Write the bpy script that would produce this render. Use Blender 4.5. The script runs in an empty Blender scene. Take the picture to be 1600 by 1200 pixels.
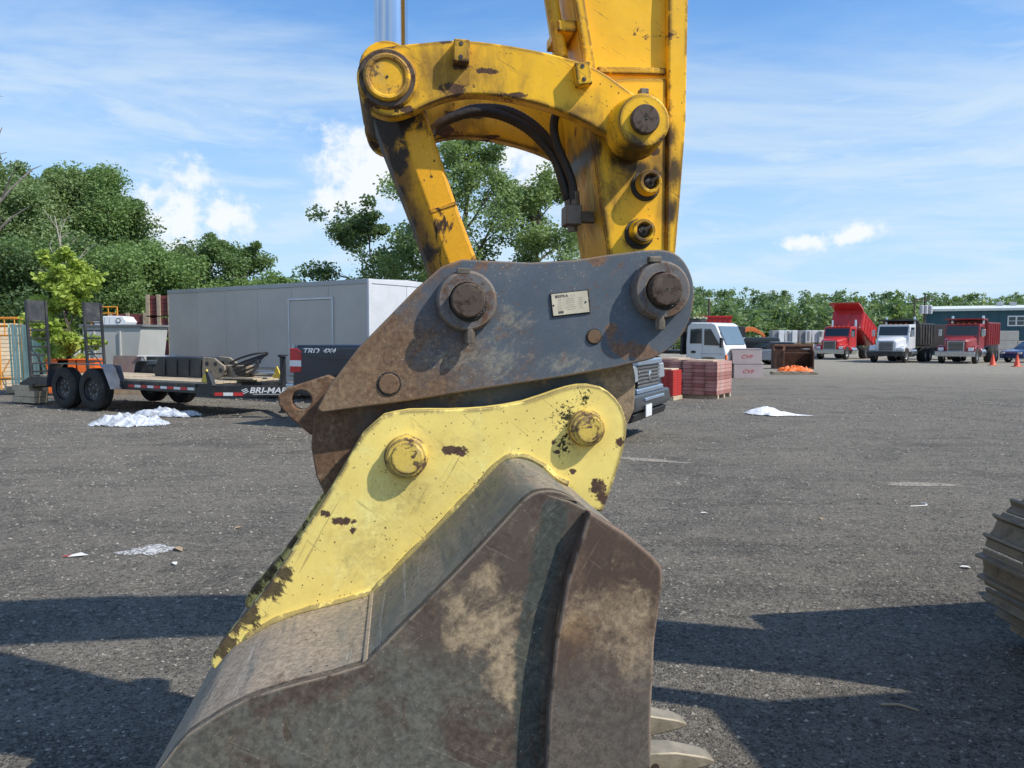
import bpy, bmesh, math, random
import numpy as np
from mathutils import Matrix, Vector
R = math.radians
random.seed(7); rng = np.random.default_rng(7)
sc = bpy.context.scene
col = sc.collection

# ------------------------------------------------------------------ camera, sky, sun, exposure
F = 1202.0; CH = 1.5; HOR = 526.0; PITCH = math.atan((600 - HOR) / F)
cd = bpy.data.cameras.new('camera'); cam = bpy.data.objects.new('camera', cd); col.objects.link(cam)
cd.sensor_width = 36; cd.lens = 36 * F / 1600; cd.clip_start = .05; cd.clip_end = 6000
cam.location = (0, 0, CH); cam.rotation_euler = (R(90) - PITCH, 0, 0)
sc.camera = cam
sc.view_settings.view_transform = 'Standard'; sc.view_settings.look = 'None'
sc.view_settings.exposure = 0.0; sc.view_settings.gamma = 1; sc.view_settings.use_curve_mapping = False
SUN = Vector((.89, -.35, 1.0)).normalized()
sl = bpy.data.lights.new('sun', 'SUN'); so = bpy.data.objects.new('sun', sl); col.objects.link(so)
sl.energy = 5.0; sl.angle = R(.5); sl.color = (1, .94, .84)
so.rotation_euler = (-SUN).to_track_quat('-Z', 'Y').to_euler()
so.location = (6, -4, 12)
sc.cycles.max_bounces = 6; sc.cycles.diffuse_bounces = 3; sc.cycles.glossy_bounces = 3; sc.cycles.transparent_max_bounces = 6
wd = bpy.data.worlds.new('World'); sc.world = wd; wd.use_nodes = True

def vsock(nt, v):
    return v
class N:
    """small node-tree writer"""
    def __init__(s, nt): s.t = nt
    def node(s, typ, **kw):
        n = s.t.nodes.new(typ)
        for k, v in kw.items(): setattr(n, k, v)
        return n
    def put(s, sock, v):
        if v is None: return
        if isinstance(v, bpy.types.NodeSocket): s.t.links.new(v, sock)
        elif isinstance(v, (int, float)):
            if sock.type == 'RGBA': sock.default_value = (v, v, v, 1)
            elif sock.type == 'VECTOR': sock.default_value = (v, v, v)
            else: sock.default_value = v
        else:
            v = tuple(v)
            if sock.type == 'RGBA' and len(v) == 3: v = v + (1,)
            sock.default_value = v
    def math(s, op, a, b=None, c=None, clamp=False):
        n = s.node('ShaderNodeMath', operation=op, use_clamp=clamp)
        s.put(n.inputs[0], a); s.put(n.inputs[1], b); s.put(n.inputs[2], c)
        return n.outputs[0]
    def vmath(s, op, a, b=None):
        n = s.node('ShaderNodeVectorMath', operation=op)
        s.put(n.inputs[0], a); s.put(n.inputs[1], b)
        return n.outputs['Value'] if op in ('LENGTH', 'DISTANCE', 'DOT_PRODUCT') else n.outputs[0]
    def mapping(s, vec, scale=(1, 1, 1), loc=(0, 0, 0), rot=(0, 0, 0)):
        n = s.node('ShaderNodeMapping'); s.put(n.inputs['Vector'], vec); s.put(n.inputs['Scale'], scale)
        s.put(n.inputs['Location'], loc); s.put(n.inputs['Rotation'], rot); return n.outputs[0]
    def noise(s, vec, scale, detail=4, rough=.55, dist=0.0, color=False):
        n = s.node('ShaderNodeTexNoise'); s.put(n.inputs['Vector'], vec); s.put(n.inputs['Scale'], scale)
        s.put(n.inputs['Detail'], detail); s.put(n.inputs['Roughness'], rough); s.put(n.inputs['Distortion'], dist)
        return n.outputs['Color' if color else 'Fac']
    def voro(s, vec, scale, feature='F1', out='Distance'):
        n = s.node('ShaderNodeTexVoronoi', feature=feature); s.put(n.inputs['Vector'], vec); s.put(n.inputs['Scale'], scale)
        return n.outputs[out]
    def smooth(s, x, lo, hi, a=0.0, b=1.0):
        n = s.node('ShaderNodeMapRange', interpolation_type='SMOOTHSTEP', clamp=True)
        s.put(n.inputs[0], x); s.put(n.inputs[1], lo); s.put(n.inputs[2], hi); s.put(n.inputs[3], a); s.put(n.inputs[4], b)
        return n.outputs[0]
    def mix(s, f, a, b, mode='MIX'):
        n = s.node('ShaderNodeMix', data_type='RGBA', blend_type=mode)
        s.put(n.inputs[0], f); s.put(n.inputs[6], a); s.put(n.inputs[7], b); return n.outputs[2]
    def sep(s, v):
        n = s.node('ShaderNodeSeparateXYZ'); s.put(n.inputs[0], v); return n.outputs
    def comb(s, x, y, z):
        n = s.node('ShaderNodeCombineXYZ')
        for i, q in enumerate((x, y, z)): s.put(n.inputs[i], q)
        return n.outputs[0]
    def bump(s, h, strength=.3, dist=.01):
        n = s.node('ShaderNodeBump'); s.put(n.inputs['Height'], h); s.put(n.inputs['Strength'], strength)
        s.put(n.inputs['Distance'], dist); return n.outputs[0]

def build_world():
    nt = wd.node_tree; n = N(nt)
    bg = nt.nodes['Background']
    sky = n.node('ShaderNodeTexSky', sky_type='NISHITA'); sky.sun_disc = False
    sky.sun_elevation = math.asin(SUN.z); sky.sun_rotation = math.atan2(SUN.x, SUN.y)
    sky.air_density = 1.0; sky.dust_density = .6; sky.ozone_density = 1.6
    d = n.vmath('NORMALIZE', n.node('ShaderNodeTexCoord').outputs['Generated'])
    x, y, z = n.sep(d)
    zz = n.math('ADD', n.math('MAXIMUM', z, 0.0), .10)
    pl = n.comb(n.math('DIVIDE', x, zz), n.math('DIVIDE', y, zz), 0.0)
    # high thin cirrus over the whole dome
    c1 = n.noise(n.mapping(pl, scale=(.55, 1.25, 1), rot=(0, 0, R(24)), loc=(3.1, 1.7, 0)), 1.0, 8, .60, .5)
    c2 = n.noise(n.mapping(pl, scale=(.26, .34, 1), loc=(1.1, 1.2, 0)), 1.0, 4, .5)
    cir = n.math('MULTIPLY', n.smooth(c1, .37, .66), n.smooth(c2, .30, .54))
    cir = n.math('MULTIPLY', cir, .74)
    # cumulus heaps low above the horizon
    az = n.math('ARCTAN2', x, y); el = n.math('ARCSINE', z)
    nz = n.math('ADD', n.math('MULTIPLY', n.noise(d, 14, 5, .62), .55), n.math('MULTIPLY', n.noise(d, 46, 5, .62), .45))
    m = None
    for a0, e0, w, h in ((-24.8, 7.6, 5.2, 4.0), (-27, 4.5, 5.0, 3.6), (-19.8, 8.2, 2.6, 1.9), (-10.8, 11.2, 4.2, 3.4), (2.2, 12.3, 3.8, 2.8),
                         (20.4, 6.4, 2.0, .7), (24.0, 6.8, 1.7, .8), (-68, 9, 8, 4), (75, 8, 7, 3), (140, 10, 9, 4), (-140, 9, 9, 4)):
        q = n.math('POWER', n.math('DIVIDE', n.math('SUBTRACT', az, R(a0)), R(w)), 2.0)
        p = n.math('POWER', n.math('DIVIDE', n.math('SUBTRACT', el, R(e0)), R(h)), 2.0)
        v = n.math('SUBTRACT', 1.0, n.math('SQRT', n.math('ADD', q, p)))
        m = v if m is None else n.math('MAXIMUM', m, v)
    cum = n.smooth(n.math('ADD', m, n.math('MULTIPLY', n.math('SUBTRACT', nz, .52), 4.2)), -.12, .70)
    low = n.smooth(n.noise(n.mapping(d, scale=(3, 3, 13), loc=(.6, .2, .4)), 1.3, 7, .62, .35), .44, .68)
    low = n.math('MULTIPLY', low, n.math('MULTIPLY', n.smooth(z, .02, .10), n.smooth(z, .42, .22)))
    veil = n.mix(n.math('MULTIPLY', n.smooth(z, .75, .12), .34), n.vmath('MULTIPLY', sky.outputs[0], (.58, 1.02, 1.52)), (1.8, 4.5, 8.0))
    hz = n.math('MULTIPLY', n.smooth(z, .46, -.02), .72)
    c = n.mix(hz, veil, (5.0, 6.5, 7.7))
    c = n.mix(n.math('MAXIMUM', cir, n.math('MULTIPLY', low, .72)), c, (5.6, 6.6, 7.4))
    c = n.mix(n.math('MULTIPLY', cum, .93), c, (7.4, 7.7, 8.0))
    n.put(bg.inputs[0], c); bg.inputs[1].default_value = .13
    wd.cycles.sampling_method = 'MANUAL'; wd.cycles.sample_map_resolution = 256
build_world()

# ------------------------------------------------------------------ geometry helpers
def ray(u, v):
    a = (u - 800) / F; b = -(v - 600) / F
    return Vector((a, math.cos(PITCH) + b * math.sin(PITCH), -math.sin(PITCH) + b * math.cos(PITCH)))
def gz(Y):
    return float(np.interp(Y, [-50, 15, 55, 75, 150, 5000], [0, 0, -.36, -.42, -.8, -.8]))
def gp(u, v):
    d = ray(u, v); Y = 10.0
    for _ in range(40):
        Y = (gz(Y) - CH) / d.z * d.y
    return Vector((d.x / d.y * Y, Y, gz(Y)))
def at(u, v, Y):
    d = ray(u, v); return Vector((d.x / d.y * Y, Y, CH + d.z / d.y * Y))
YAW = R(8.5)
ARM = Matrix.Translation((0, 2.0, 0)) @ Matrix.Rotation(YAW, 4, 'Z')
_un = Vector((math.cos(YAW), math.sin(YAW), 0)); _nn = Vector((-math.sin(YAW), math.cos(YAW), 0))
def arm(u, v, l):
    """point of the arm's own side plane (offset l) under a picture point -> (x', z)"""
    d = ray(u, v); o = Vector((0, 2.0, 0)) + _nn * l; c = Vector((0, 0, CH))
    t = (o - c).dot(_nn) / d.dot(_nn); p = c + d * t
    return ((p - Vector((0, 2.0, 0))).dot(_un), p.z)
def armp(pts, l): return [arm(u, v, l) for u, v in pts]
def smooth_poly(P, n=3, closed=True):
    P = [Vector(p) for p in P]; out = []; m = len(P)
    for i in range(m if closed else m - 1):
        g = (lambda k: P[k % m]) if closed else (lambda k: P[min(max(k, 0), m - 1)])
        p0, p1, p2, p3 = g(i - 1), g(i), g(i + 1), g(i + 2)
        for k in range(n):
            t = k / n
            out.append(.5 * ((2 * p1) + (p2 - p0) * t + (2 * p0 - 5 * p1 + 4 * p2 - p3) * t * t + (3 * p1 - p0 - 3 * p2 + p3) * t ** 3))
    if not closed: out.append(P[-1])
    return [tuple(p) for p in out]

ROOTM = {}
class MB:
    def __init__(s, M=None): s.v = []; s.f = []; s.M = M or Matrix()
    def add(s, vs, fs):
        o = len(s.v); s.v += [tuple(v) for v in vs]; s.f += [tuple(i + o for i in f) for f in fs]; return s
    def box(s, c, d, rz=0, M=None):
        x, y, z = (q / 2 for q in d)
        vs = [Vector(p) for p in ((-x, -y, -z), (x, -y, -z), (x, y, -z), (-x, y, -z), (-x, -y, z), (x, -y, z), (x, y, z), (-x, y, z))]
        m = Matrix.Translation(c) @ (M or Matrix.Rotation(rz, 4, 'Z'))
        return s.add([m @ v for v in vs], [(3, 2, 1, 0), (4, 5, 6, 7), (0, 1, 5, 4), (1, 2, 6, 5), (2, 3, 7, 6), (3, 0, 4, 7)])
    def bar(s, a, b, w, h):
        a = Vector(a); b = Vector(b); d = b - a; q = d.to_track_quat('X', 'Z').to_matrix().to_4x4()
        return s.box((a + b) / 2, (d.length, w, h), M=q)
    def prism(s, poly, l0, l1, axis='y'):
        """polygon in (x,z) pushed along y (or (x,y) along z, (y,z) along x)"""
        k = len(poly)
        P = {'y': lambda p, l: (p[0], l, p[1]), 'z': lambda p, l: (p[0], p[1], l), 'x': lambda p, l: (l, p[0], p[1])}[axis]
        vs = [P(p, l0) for p in poly] + [P(p, l1) for p in poly]
        ar = sum(poly[i][0] * poly[(i + 1) % k][1] - poly[(i + 1) % k][0] * poly[i][1] for i in range(k))
        fs = [tuple(range(k)), tuple(range(2 * k - 1, k - 1, -1))] + [(i, i + k, (i + 1) % k + k, (i + 1) % k) for i in range(k)]
        flip = (ar < 0) ^ (l1 < l0) ^ (axis != 'y')
        if flip: fs = [tuple(reversed(f)) for f in fs]
        return s.add(vs, fs)
    def lathe(s, prof, c, axis='y', n=24, caps=True):
        """prof = [(r, offset along axis)]"""
        vs = []; fs = []
        for r, l in prof:
            for i in range(n):
                a = 2 * math.pi * i / n; p, q = r * math.cos(a), r * math.sin(a)
                vs.append({'y': (c[0] + p, c[1] + l, c[2] + q), 'z': (c[0] + p, c[1] + q, c[2] + l), 'x': (c[0] + l, c[1] + p, c[2] + q)}[axis])
        for k in range(len(prof) - 1):
            for i in range(n):
                j = (i + 1) % n; fs.append((k * n + i, k * n + j, (k + 1) * n + j, (k + 1) * n + i))
        if caps:
            fs.append(tuple(range(n - 1, -1, -1))); o = (len(prof) - 1) * n; fs.append(tuple(range(o, o + n)))
        return s.add(vs, fs)
    def cyl(s, a, b, r, n=12, r2=None):
        return s.tube([a, b], [r, r if r2 is None else r2], n)
    def tube(s, path, rad, n=8, cap=True):
        path = [Vector(p) for p in path]; m = len(path)
        if isinstance(rad, (int, float)): rad = [rad] * m
        vs = []; fs = []; up = None
        for i, p in enumerate(path):
            t = (path[min(i + 1, m - 1)] - path[max(i - 1, 0)]).normalized()
            if up is None:
                up = Vector((0, 0, 1)) if abs(t.z) < .9 else Vector((1, 0, 0))
            e1 = t.cross(up).normalized(); e2 = e1.cross(t); up = e2
            for k in range(n):
                a = 2 * math.pi * k / n; vs.append(p + (e1 * math.cos(a) + e2 * math.sin(a)) * rad[i])
        for i in range(m - 1):
            for k in range(n):
                j = (k + 1) % n; fs.append((i * n + k, i * n + j, (i + 1) * n + j, (i + 1) * n + k))
        if cap: fs += [tuple(range(n - 1, -1, -1)), tuple(range((m - 1) * n, m * n))]
        return s.add(vs, fs)
    def loft(s, rings, cap=True):
        n = len(rings[0]); vs = [p for r in rings for p in r]; fs = []
        for i in range(len(rings) - 1):
            for k in range(n):
                j = (k + 1) % n; fs.append((i * n + k, i * n + j, (i + 1) * n + j, (i + 1) * n + k))
        if cap: fs += [tuple(range(n - 1, -1, -1)), tuple(range((len(rings) - 1) * n, len(rings) * n))]
        return s.add(vs, fs)
    def sheet(s, prof, l0, l1, th=.02):
        """an open profile (x,z) swept along y with thickness"""
        P = [Vector(p) for p in prof]; inn = []
        for i, p in enumerate(P):
            t = (P[min(i + 1, len(P) - 1)] - P[max(i - 1, 0)]).normalized(); inn.append(p + Vector((-t.y, t.x)) * th)
        return s.prism([tuple(p) for p in P] + [tuple(p) for p in reversed(inn)], l0, l1)
    def mesh(s, name, Mloc=None, smooth=40, fix=True):
        me = bpy.data.meshes.new(name); M = (Mloc or Matrix()) @ s.M
        me.from_pydata([M @ Vector(v) for v in s.v], [], s.f)
        if fix:
            bm = bmesh.new(); bm.from_mesh(me); bmesh.ops.recalc_face_normals(bm, faces=bm.faces); bm.to_mesh(me); bm.free()
        if smooth:
            me.polygons.foreach_set('use_smooth', [True] * len(me.polygons)); me.set_sharp_from_angle(angle=R(smooth))
        return me
    def build(s, name, m, parent=None, bevel=0, smooth=40, seg=2, label=None, fix=True):
        inv = ROOTM[parent].inverted() if parent is not None else Matrix()
        me = s.mesh(name, inv, smooth, fix); me.materials.append(m)
        o = bpy.data.objects.new(name, me); col.objects.link(o)
        if parent is not None: o.parent = parent; ROOTM[o] = ROOTM[parent]
        else: ROOTM[o] = Matrix()
        if bevel:
            b = o.modifiers.new('bevel', 'BEVEL'); b.width = bevel; b.segments = seg; b.limit_method = 'ANGLE'; b.angle_limit = R(35); b.harden_normals = True
        if label: o['label'] = label
        return o
def tag(o, label, cat, group=None):
    o['label'] = label; o['category'] = cat
    if group: o['group'] = group
    return o
def thing(name, label, cat, loc=(0, 0, 0), rz=0, group=None):
    o = bpy.data.objects.new(name, None); col.objects.link(o); o.location = loc; o.rotation_euler = (0, 0, rz); o.empty_display_size = .2
    ROOTM[o] = Matrix.Translation(loc) @ Matrix.Rotation(rz, 4, 'Z')
    return tag(o, label, cat, group)
def solo(name, mb, m, label, cat, loc=(0, 0, 0), rz=0, group=None, bevel=0, smooth=40):
    """a thing that is one mesh, its origin at its base; verts given in its own frame"""
    me = mb.mesh(name, None, smooth); me.materials.append(m)
    o = bpy.data.objects.new(name, me); col.objects.link(o); o.location = loc; o.rotation_euler = (0, 0, rz)
    ROOTM[o] = Matrix.Translation(loc) @ Matrix.Rotation(rz, 4, 'Z')
    if bevel:
        b = o.modifiers.new('bevel', 'BEVEL'); b.width = bevel; b.segments = 2; b.limit_method = 'ANGLE'; b.angle_limit = R(35); b.harden_normals = True
    return tag(o, label, cat, group)
def LB(root): return MB(ROOTM[root])           # builder working in the root's own frame
def piece(name, me, parent, M, m=None):
    """one more piece sharing mesh data, placed by a matrix in the parent's frame"""
    o = bpy.data.objects.new(name, me); col.objects.link(o); o.parent = parent; o.matrix_local = M
    ROOTM[o] = ROOTM[parent] @ M
    return o
def copy_tree(o, parent=None):
    c = o.copy(); col.objects.link(c)
    if parent is not None: c.parent = parent
    for ch in o.children: copy_tree(ch, c)
    return c
def text(name, s, size, m, parent, M, depth=.004, shear=0.0, sx=1.0):
    cu = bpy.data.curves.new(name, 'FONT'); cu.body = s; cu.size = size; cu.extrude = depth; cu.shear = shear; cu.align_x = 'CENTER'; cu.align_y = 'CENTER'
    cu.offset = size * .018; cu.resolution_u = 3
    t = bpy.data.objects.new(name + '_tmp', cu); col.objects.link(t)
    dg = bpy.context.evaluated_depsgraph_get(); me = bpy.data.meshes.new_from_object(t.evaluated_get(dg)); bpy.data.objects.remove(t)
    me.transform(Matrix.Diagonal((sx, 1, 1, 1))); me.materials.clear(); me.materials.append(m); me.name = name
    return piece(name, me, parent, M)
FACE = Matrix(((1, 0, 0, 0), (0, 0, -1, 0), (0, 1, 0, 0), (0, 0, 0, 1)))   # text plane turned to face -y

# ------------------------------------------------------------------ materials
MATS = {}
def base_mat(name):
    m = bpy.data.materials.new(name); m.use_nodes = True; n = N(m.node_tree); return m, n, m.node_tree.nodes['Principled BSDF']
def plain(name, c, rough=.6, metal=0.0, var=.12, scale=6, dirt=0.0, dirtcol=(.16, .13, .10), bump=0.0, spec=.5, coat=0.0):
    """plain coloured surface with grain, uneven tone and some dirt"""
    if name in MATS: return MATS[name]
    m, n, b = base_mat(name); v = n.node('ShaderNodeTexCoord').outputs['Object']
    k = n.noise(v, scale, 5, .6)
    cc = n.mix(n.smooth(k, .3, .7), [q * (1 - var) for q in c], [min(1, q * (1 + var)) for q in c])
    if dirt:
        dm = n.math('MULTIPLY', n.smooth(n.noise(v, scale * .45, 6, .65, .4), .45, .72), dirt)
        cc = n.mix(dm, cc, dirtcol)
    n.put(b.inputs['Base Color'], cc); b.inputs['Metallic'].default_value = metal
    n.put(b.inputs['Roughness'], n.smooth(k, .2, .8, rough * .85, min(1, rough * 1.15)))
    b.inputs['Specular IOR Level'].default_value = spec; b.inputs['Coat Weight'].default_value = coat; b.inputs['Coat Roughness'].default_value = .08
    if bump: n.put(b.inputs['Normal'], n.bump(n.noise(v, scale * 6, 4, .6), bump, .01))
    MATS[name] = m; return m
def glass(name, c=(.02, .03, .035)):
    return plain(name, c, .06, 0, .05, 3, spec=.8)

def worn(name, base, layers, off=(0, 0, 0), rough=.45, edge=None, edgew=.009, metal=0.0, bump=.15, tone=.10, grain=.5):
    """painted steel with layered wear. layer = (kind, colour, params...) in the arm's frame"""
    m, n, b = base_mat(name); v0 = n.node('ShaderNodeTexCoord').outputs['Object']
    v = n.vmath('ADD', v0, off)
    wob = n.noise(v, 22, 5, .65)
    k = n.noise(v, 5, 5, .6)
    c = n.mix(n.smooth(k, .3, .7), [q * (1 - tone) for q in base], [min(1, q * (1 + tone)) for q in base])
    var_ = n.smooth(n.noise(v, 75, 6, .75), .36, .64)
    rg = n.smooth(wob, .3, .7, rough * .8, min(1, rough * 1.25)); hgt = n.math('MULTIPLY', wob, .25)
    for L in layers:
        kind, cc = L[0], L[1]; p = L[2]
        if kind == 'noise':
            t = n.noise(n.mapping(n.mapping(v, rot=p.get('rot', (0, 0, 0))), scale=p.get('st', (1, 1, 1))), p['s'], p.get('d', 9), p.get('r', .72), p.get('w', .3))
            f = n.smooth(t, p['lo'], p['hi'])
        elif kind == 'speck':
            t = n.voro(n.vmath('ADD', v, n.vmath('MULTIPLY', n.noise(v, p['s'] * .8, 2, .5, color=True), (.6 / p['s'],) * 3)), p['s'])
            f = n.math('MULTIPLY', n.smooth(t, p['hi'], p['lo']), n.smooth(n.noise(v, p.get('ms', 4), 3, .6), p.get('mlo', .45), p.get('mhi', .6)))
        elif kind == 'spots':
            f = None
            for q_ in p['pts']:
                x, z, r = q_[:3]; ex_ = q_[3] if len(q_) > 3 else 1.0            # ex_ stretches the patch sideways
                dx = n.vmath('MULTIPLY', n.vmath('SUBTRACT', v, (x, 0, z)), (1 / ex_, 0, 1))
                q = n.math('SUBTRACT', 1.0, n.math('DIVIDE', n.vmath('LENGTH', dx), r))
                f = q if f is None else n.math('MAXIMUM', f, q)
            f = n.math('ADD', f, n.math('MULTIPLY', n.math('SUBTRACT', n.noise(n.mapping(n.mapping(v, rot=p.get('rot', (0, 0, 0))), scale=p.get('st', (1, 1, 1))), p.get('s', 18), 10, .74, .4), .5), p.get('amp', 2.2)))
            f = n.smooth(f, p.get('lo', .1), p.get('hi', .35))
        elif kind == 'grad':          # grows along a direction in the arm plane
            x, y, z = n.sep(v); g = n.math('ADD', n.math('MULTIPLY', x, p['dx']), n.math('MULTIPLY', z, p['dz']))
            g = n.math('ADD', g, n.math('MULTIPLY', n.math('SUBTRACT', n.noise(v, p.get('s', 9), 10, .74, .5), .5), p.get('amp', .5)))
            f = n.smooth(g, p['lo'], p['hi'])
        if 'a' in p: f = n.math('MULTIPLY', f, p['a'])
        c = n.mix(f, c, n.mix(var_, [q * .72 for q in cc], [min(1, q * 1.35) for q in cc])); rg = n.mix(f, rg, p.get('rg', .85))
        if p.get('h'): hgt = n.math('ADD', hgt, n.math('MULTIPLY', f, p['h']))
    if edge:
        bv = n.node('ShaderNodeBevel'); bv.samples = 4; bv.inputs['Radius'].default_value = edgew
        g = n.node('ShaderNodeNewGeometry').outputs['Normal']
        e = n.math('SUBTRACT', 1.0, n.vmath('DOT_PRODUCT', bv.outputs[0], g))
        f = n.math('MULTIPLY', n.smooth(n.math('ADD', e, n.math('MULTIPLY', n.math('SUBTRACT', n.noise(v, 60, 4, .7), .5), .03)), .008, .022), n.smooth(n.noise(v, 13, 6, .7), .40, .50))
        c = n.mix(f, c, edge); rg = n.mix(f, rg, .8)
    fg = n.noise(v, 170, 3, .7)
    c = n.mix(n.math('MULTIPLY', n.smooth(fg, .35, .7), grain), c, n.mix(1.0, c, (.72, .70, .68), 'MULTIPLY'))
    n.put(b.inputs['Base Color'], c); n.put(b.inputs['Roughness'], rg); b.inputs['Metallic'].default_value = metal
    n.put(b.inputs['Normal'], n.bump(hgt, bump, .006)); b.inputs['Specular IOR Level'].default_value = .36
    MATS[name] = m; return m

BROWN = (.075, .040, .024); GREASE = (.012, .010, .009); RUST = (.17, .085, .042); DUST = (.36, .29, .20)
EXB = Vector((4.1, 2.45, 0))                                     # excavator base point
_eo = ARM.inverted() @ EXB                                       # its place in the arm frame
def PZ(u, v, l, r, e=1.0): x, z = arm(u, v, l); return (x, z, r, e)
YEL = (.93, .50, .012)
m_yel = worn('yellow_paint', YEL, [
    ('noise', (.58, .30, .02), dict(s=2.4, lo=.45, hi=.75, a=.45, rg=.6)),
    ('noise', (.30, .15, .03), dict(s=6, lo=.56, hi=.80, st=(1, 1, .35), a=.35)),
    ('grad', (.16, .08, .028), dict(dx=-.2, dz=-2.2, lo=-2.9, hi=-1.5, s=6, amp=4.5, a=.22)),
    ('speck', BROWN, dict(s=55, lo=.08, hi=.14, ms=6, mlo=.48, mhi=.60, h=-.4)),
    ('noise', (.10, .055, .028), dict(s=11, lo=.635, hi=.672, r=.76, w=.3, h=-.6)),
    ('noise', (.16, .09, .03), dict(s=30, lo=.64, hi=.68, st=(5, 1, .3), rot=(0, R(60), 0), d=3, w=.4, a=.6)),
    ('spots', (.11, .06, .025), dict(pts=[PZ(960, 300, .05, .06, .6), PZ(985, 270, .05, .07, 1.3), PZ(1030, 250, .05, .07, .8), PZ(1040, 330, .05, .07, .5), PZ(930, 330, .1, .10, .4), PZ(900, 250, .2, .12, .5), PZ(700, 180, .3, .12, 1.6), PZ(575, 150, .0, .05, .8), PZ(640, 150, 0, .03, 2), PZ(720, 145, 0, .02, 4), PZ(905, 175, 0, .03, 2.5), PZ(985, 225, -.03, .035, 1.5)], s=16, amp=2.8, st=(1.4, 1, .5), lo=-.2, hi=1.1, a=.75)),
    ('spots', (.085, .045, .026), dict(pts=[PZ(712, 140, 0, .020, 2.2), PZ(722, 106, 0, .010, 2.5), PZ(758, 113, 0, .008, 4.5), PZ(600, 70, 0, .012, 3), PZ(690, 64, 0, .010, 4),
        PZ(575, 165, 0, .014, 2), PZ(630, 172, 0, .012, 3), PZ(800, 150, 0, .008, 5), PZ(560, 100, 0, .02, 1), PZ(1040, 222, -.05, .012, 2)], s=44, amp=3.2, lo=.06, hi=.30, h=-.6)),
    ('spots', GREASE, dict(pts=[PZ(1022, 272, .05, .020, 1.2), PZ(1045, 215, .05, .035, .6), PZ(1048, 330, .05, .035, .5), PZ(1050, 270, .05, .050, .5), PZ(975, 250, .05, .030, 1.8),
        PZ(990, 378, .05, .022, 1.2), PZ(930, 232, .05, .03, .7), PZ(1000, 262, .05, .02, 2)], s=22, amp=2.6, st=(1.5, 1, .6), lo=-.3, hi=.7, rg=.4, a=.9)),
    ], off=tuple(_eo), rough=.40, edge=BROWN, edgew=.016, bump=.10, grain=.12)
_ra = Vector(arm(612, 150, .10)); _rb = Vector(arm(727, 470, .10)); _rt = (_rb - _ra).normalized(); _rw = Vector((-_rt.y, _rt.x)); _r0 = _ra.dot(_rw)
m_rodlink = worn('yellow_paint_muddy', (.90, .43, .010), [
    ('speck', BROWN, dict(s=40, lo=.10, hi=.16, ms=6, mlo=.45, mhi=.6)),
    ('grad', (.13, .070, .030), dict(dx=-_rw.x, dz=-_rw.y, lo=-_r0 + .004, hi=-_r0 + .05, s=10, amp=.10, a=.85, h=.5)),
    ('noise', (.055, .030, .018), dict(s=10, lo=.545, hi=.60, w=.7, st=(1, 1, .5), h=.8)),
    ('spots', (.035, .022, .015), dict(pts=[PZ(600, 190, .08, .085), PZ(640, 180, .08, .06), PZ(622, 250, .1, .04), PZ(618, 300, .12, .035), PZ(640, 350, .12, .03), PZ(668, 395, .1, .03)], s=22, amp=2.8, lo=.0, hi=.5, h=.8, rg=.6)),
    ], off=tuple(_eo), rough=.42, edge=BROWN, bump=.3)
m_grey = worn('blue_grey_paint', (.092, .116, .145), [
    ('noise', (.15, .16, .165), dict(s=4, lo=.42, hi=.72, a=.5)),
    ('noise', (.15, .08, .045), dict(s=30, lo=.57, hi=.64, a=.55)),
    ('grad', (.150, .085, .048), dict(dx=-1.25, dz=-1.05, lo=-1.62, hi=-1.12, s=7, amp=1.7, a=.93, h=.4)),
    ('grad', (.26, .175, .10), dict(dx=-1.25, dz=-1.05, lo=-1.45, hi=-.75, s=24, amp=2.2, a=.70)),
    ('spots', (.27, .25, .20), dict(pts=[PZ(770, 560, 0, .13, 1.6), PZ(800, 500, 0, .08, 1.5), PZ(700, 560, 0, .08, 1.4), PZ(880, 570, 0, .07, 2)], s=30, amp=3.4, st=(.7, 1, 1.5), rot=(0, R(35), 0), lo=.5, hi=1.1, a=.6)),
    ('noise', (.30, .27, .21), dict(s=26, lo=.62, hi=.70, st=(.5, 1, 2.2), rot=(0, R(35), 0), a=.6, w=1.0)),
    ('noise', (.20, .10, .055), dict(s=8, lo=.58, hi=.66, st=(1.8, 1, .5), rot=(0, R(-25), 0), a=.8, w=1.2)),
    ('noise', (.22, .115, .06), dict(s=13, lo=.60, hi=.68, st=(3.0, 1, .35), rot=(0, R(-8), 0), a=.7, w=.5)),
    ('speck', (.42, .38, .30), dict(s=95, lo=.08, hi=.20, ms=5, mlo=.42, mhi=.58, a=.65)),
    ('noise', (.30, .25, .17), dict(s=5, lo=.54, hi=.75, a=.45)),
    ('spots', (.20, .11, .06), dict(pts=[PZ(955, 515, 0, .028, .7), PZ(975, 545, 0, .03, 1.5), PZ(930, 405, 0, .018, 2), PZ(700, 410, 0, .016, 2.5), PZ(1000, 550, 0, .025, 2)], s=34, amp=3.0, lo=.0, hi=.5, a=.85)),
    ], off=(0, 0, 0), rough=.55, edge=(.22, .15, .10), bump=.22)
m_boss = worn('grey_boss_rusty', (.15, .145, .145), [
    ('noise', (.12, .065, .04), dict(s=16, lo=.47, hi=.6, h=.4)), ('noise', (.25, .21, .17), dict(s=14, lo=.56, hi=.68, a=.7)),
    ], rough=.6, edge=(.26, .19, .13), bump=.3)
m_pin = worn('oiled_pin_steel', (.105, .075, .058), [('noise', (.05, .035, .026), dict(s=40, lo=.5, hi=.62)), ('noise', (.17, .125, .09), dict(s=18, lo=.54, hi=.68, a=.7))], rough=.5, bump=.2, metal=.25)
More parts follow.
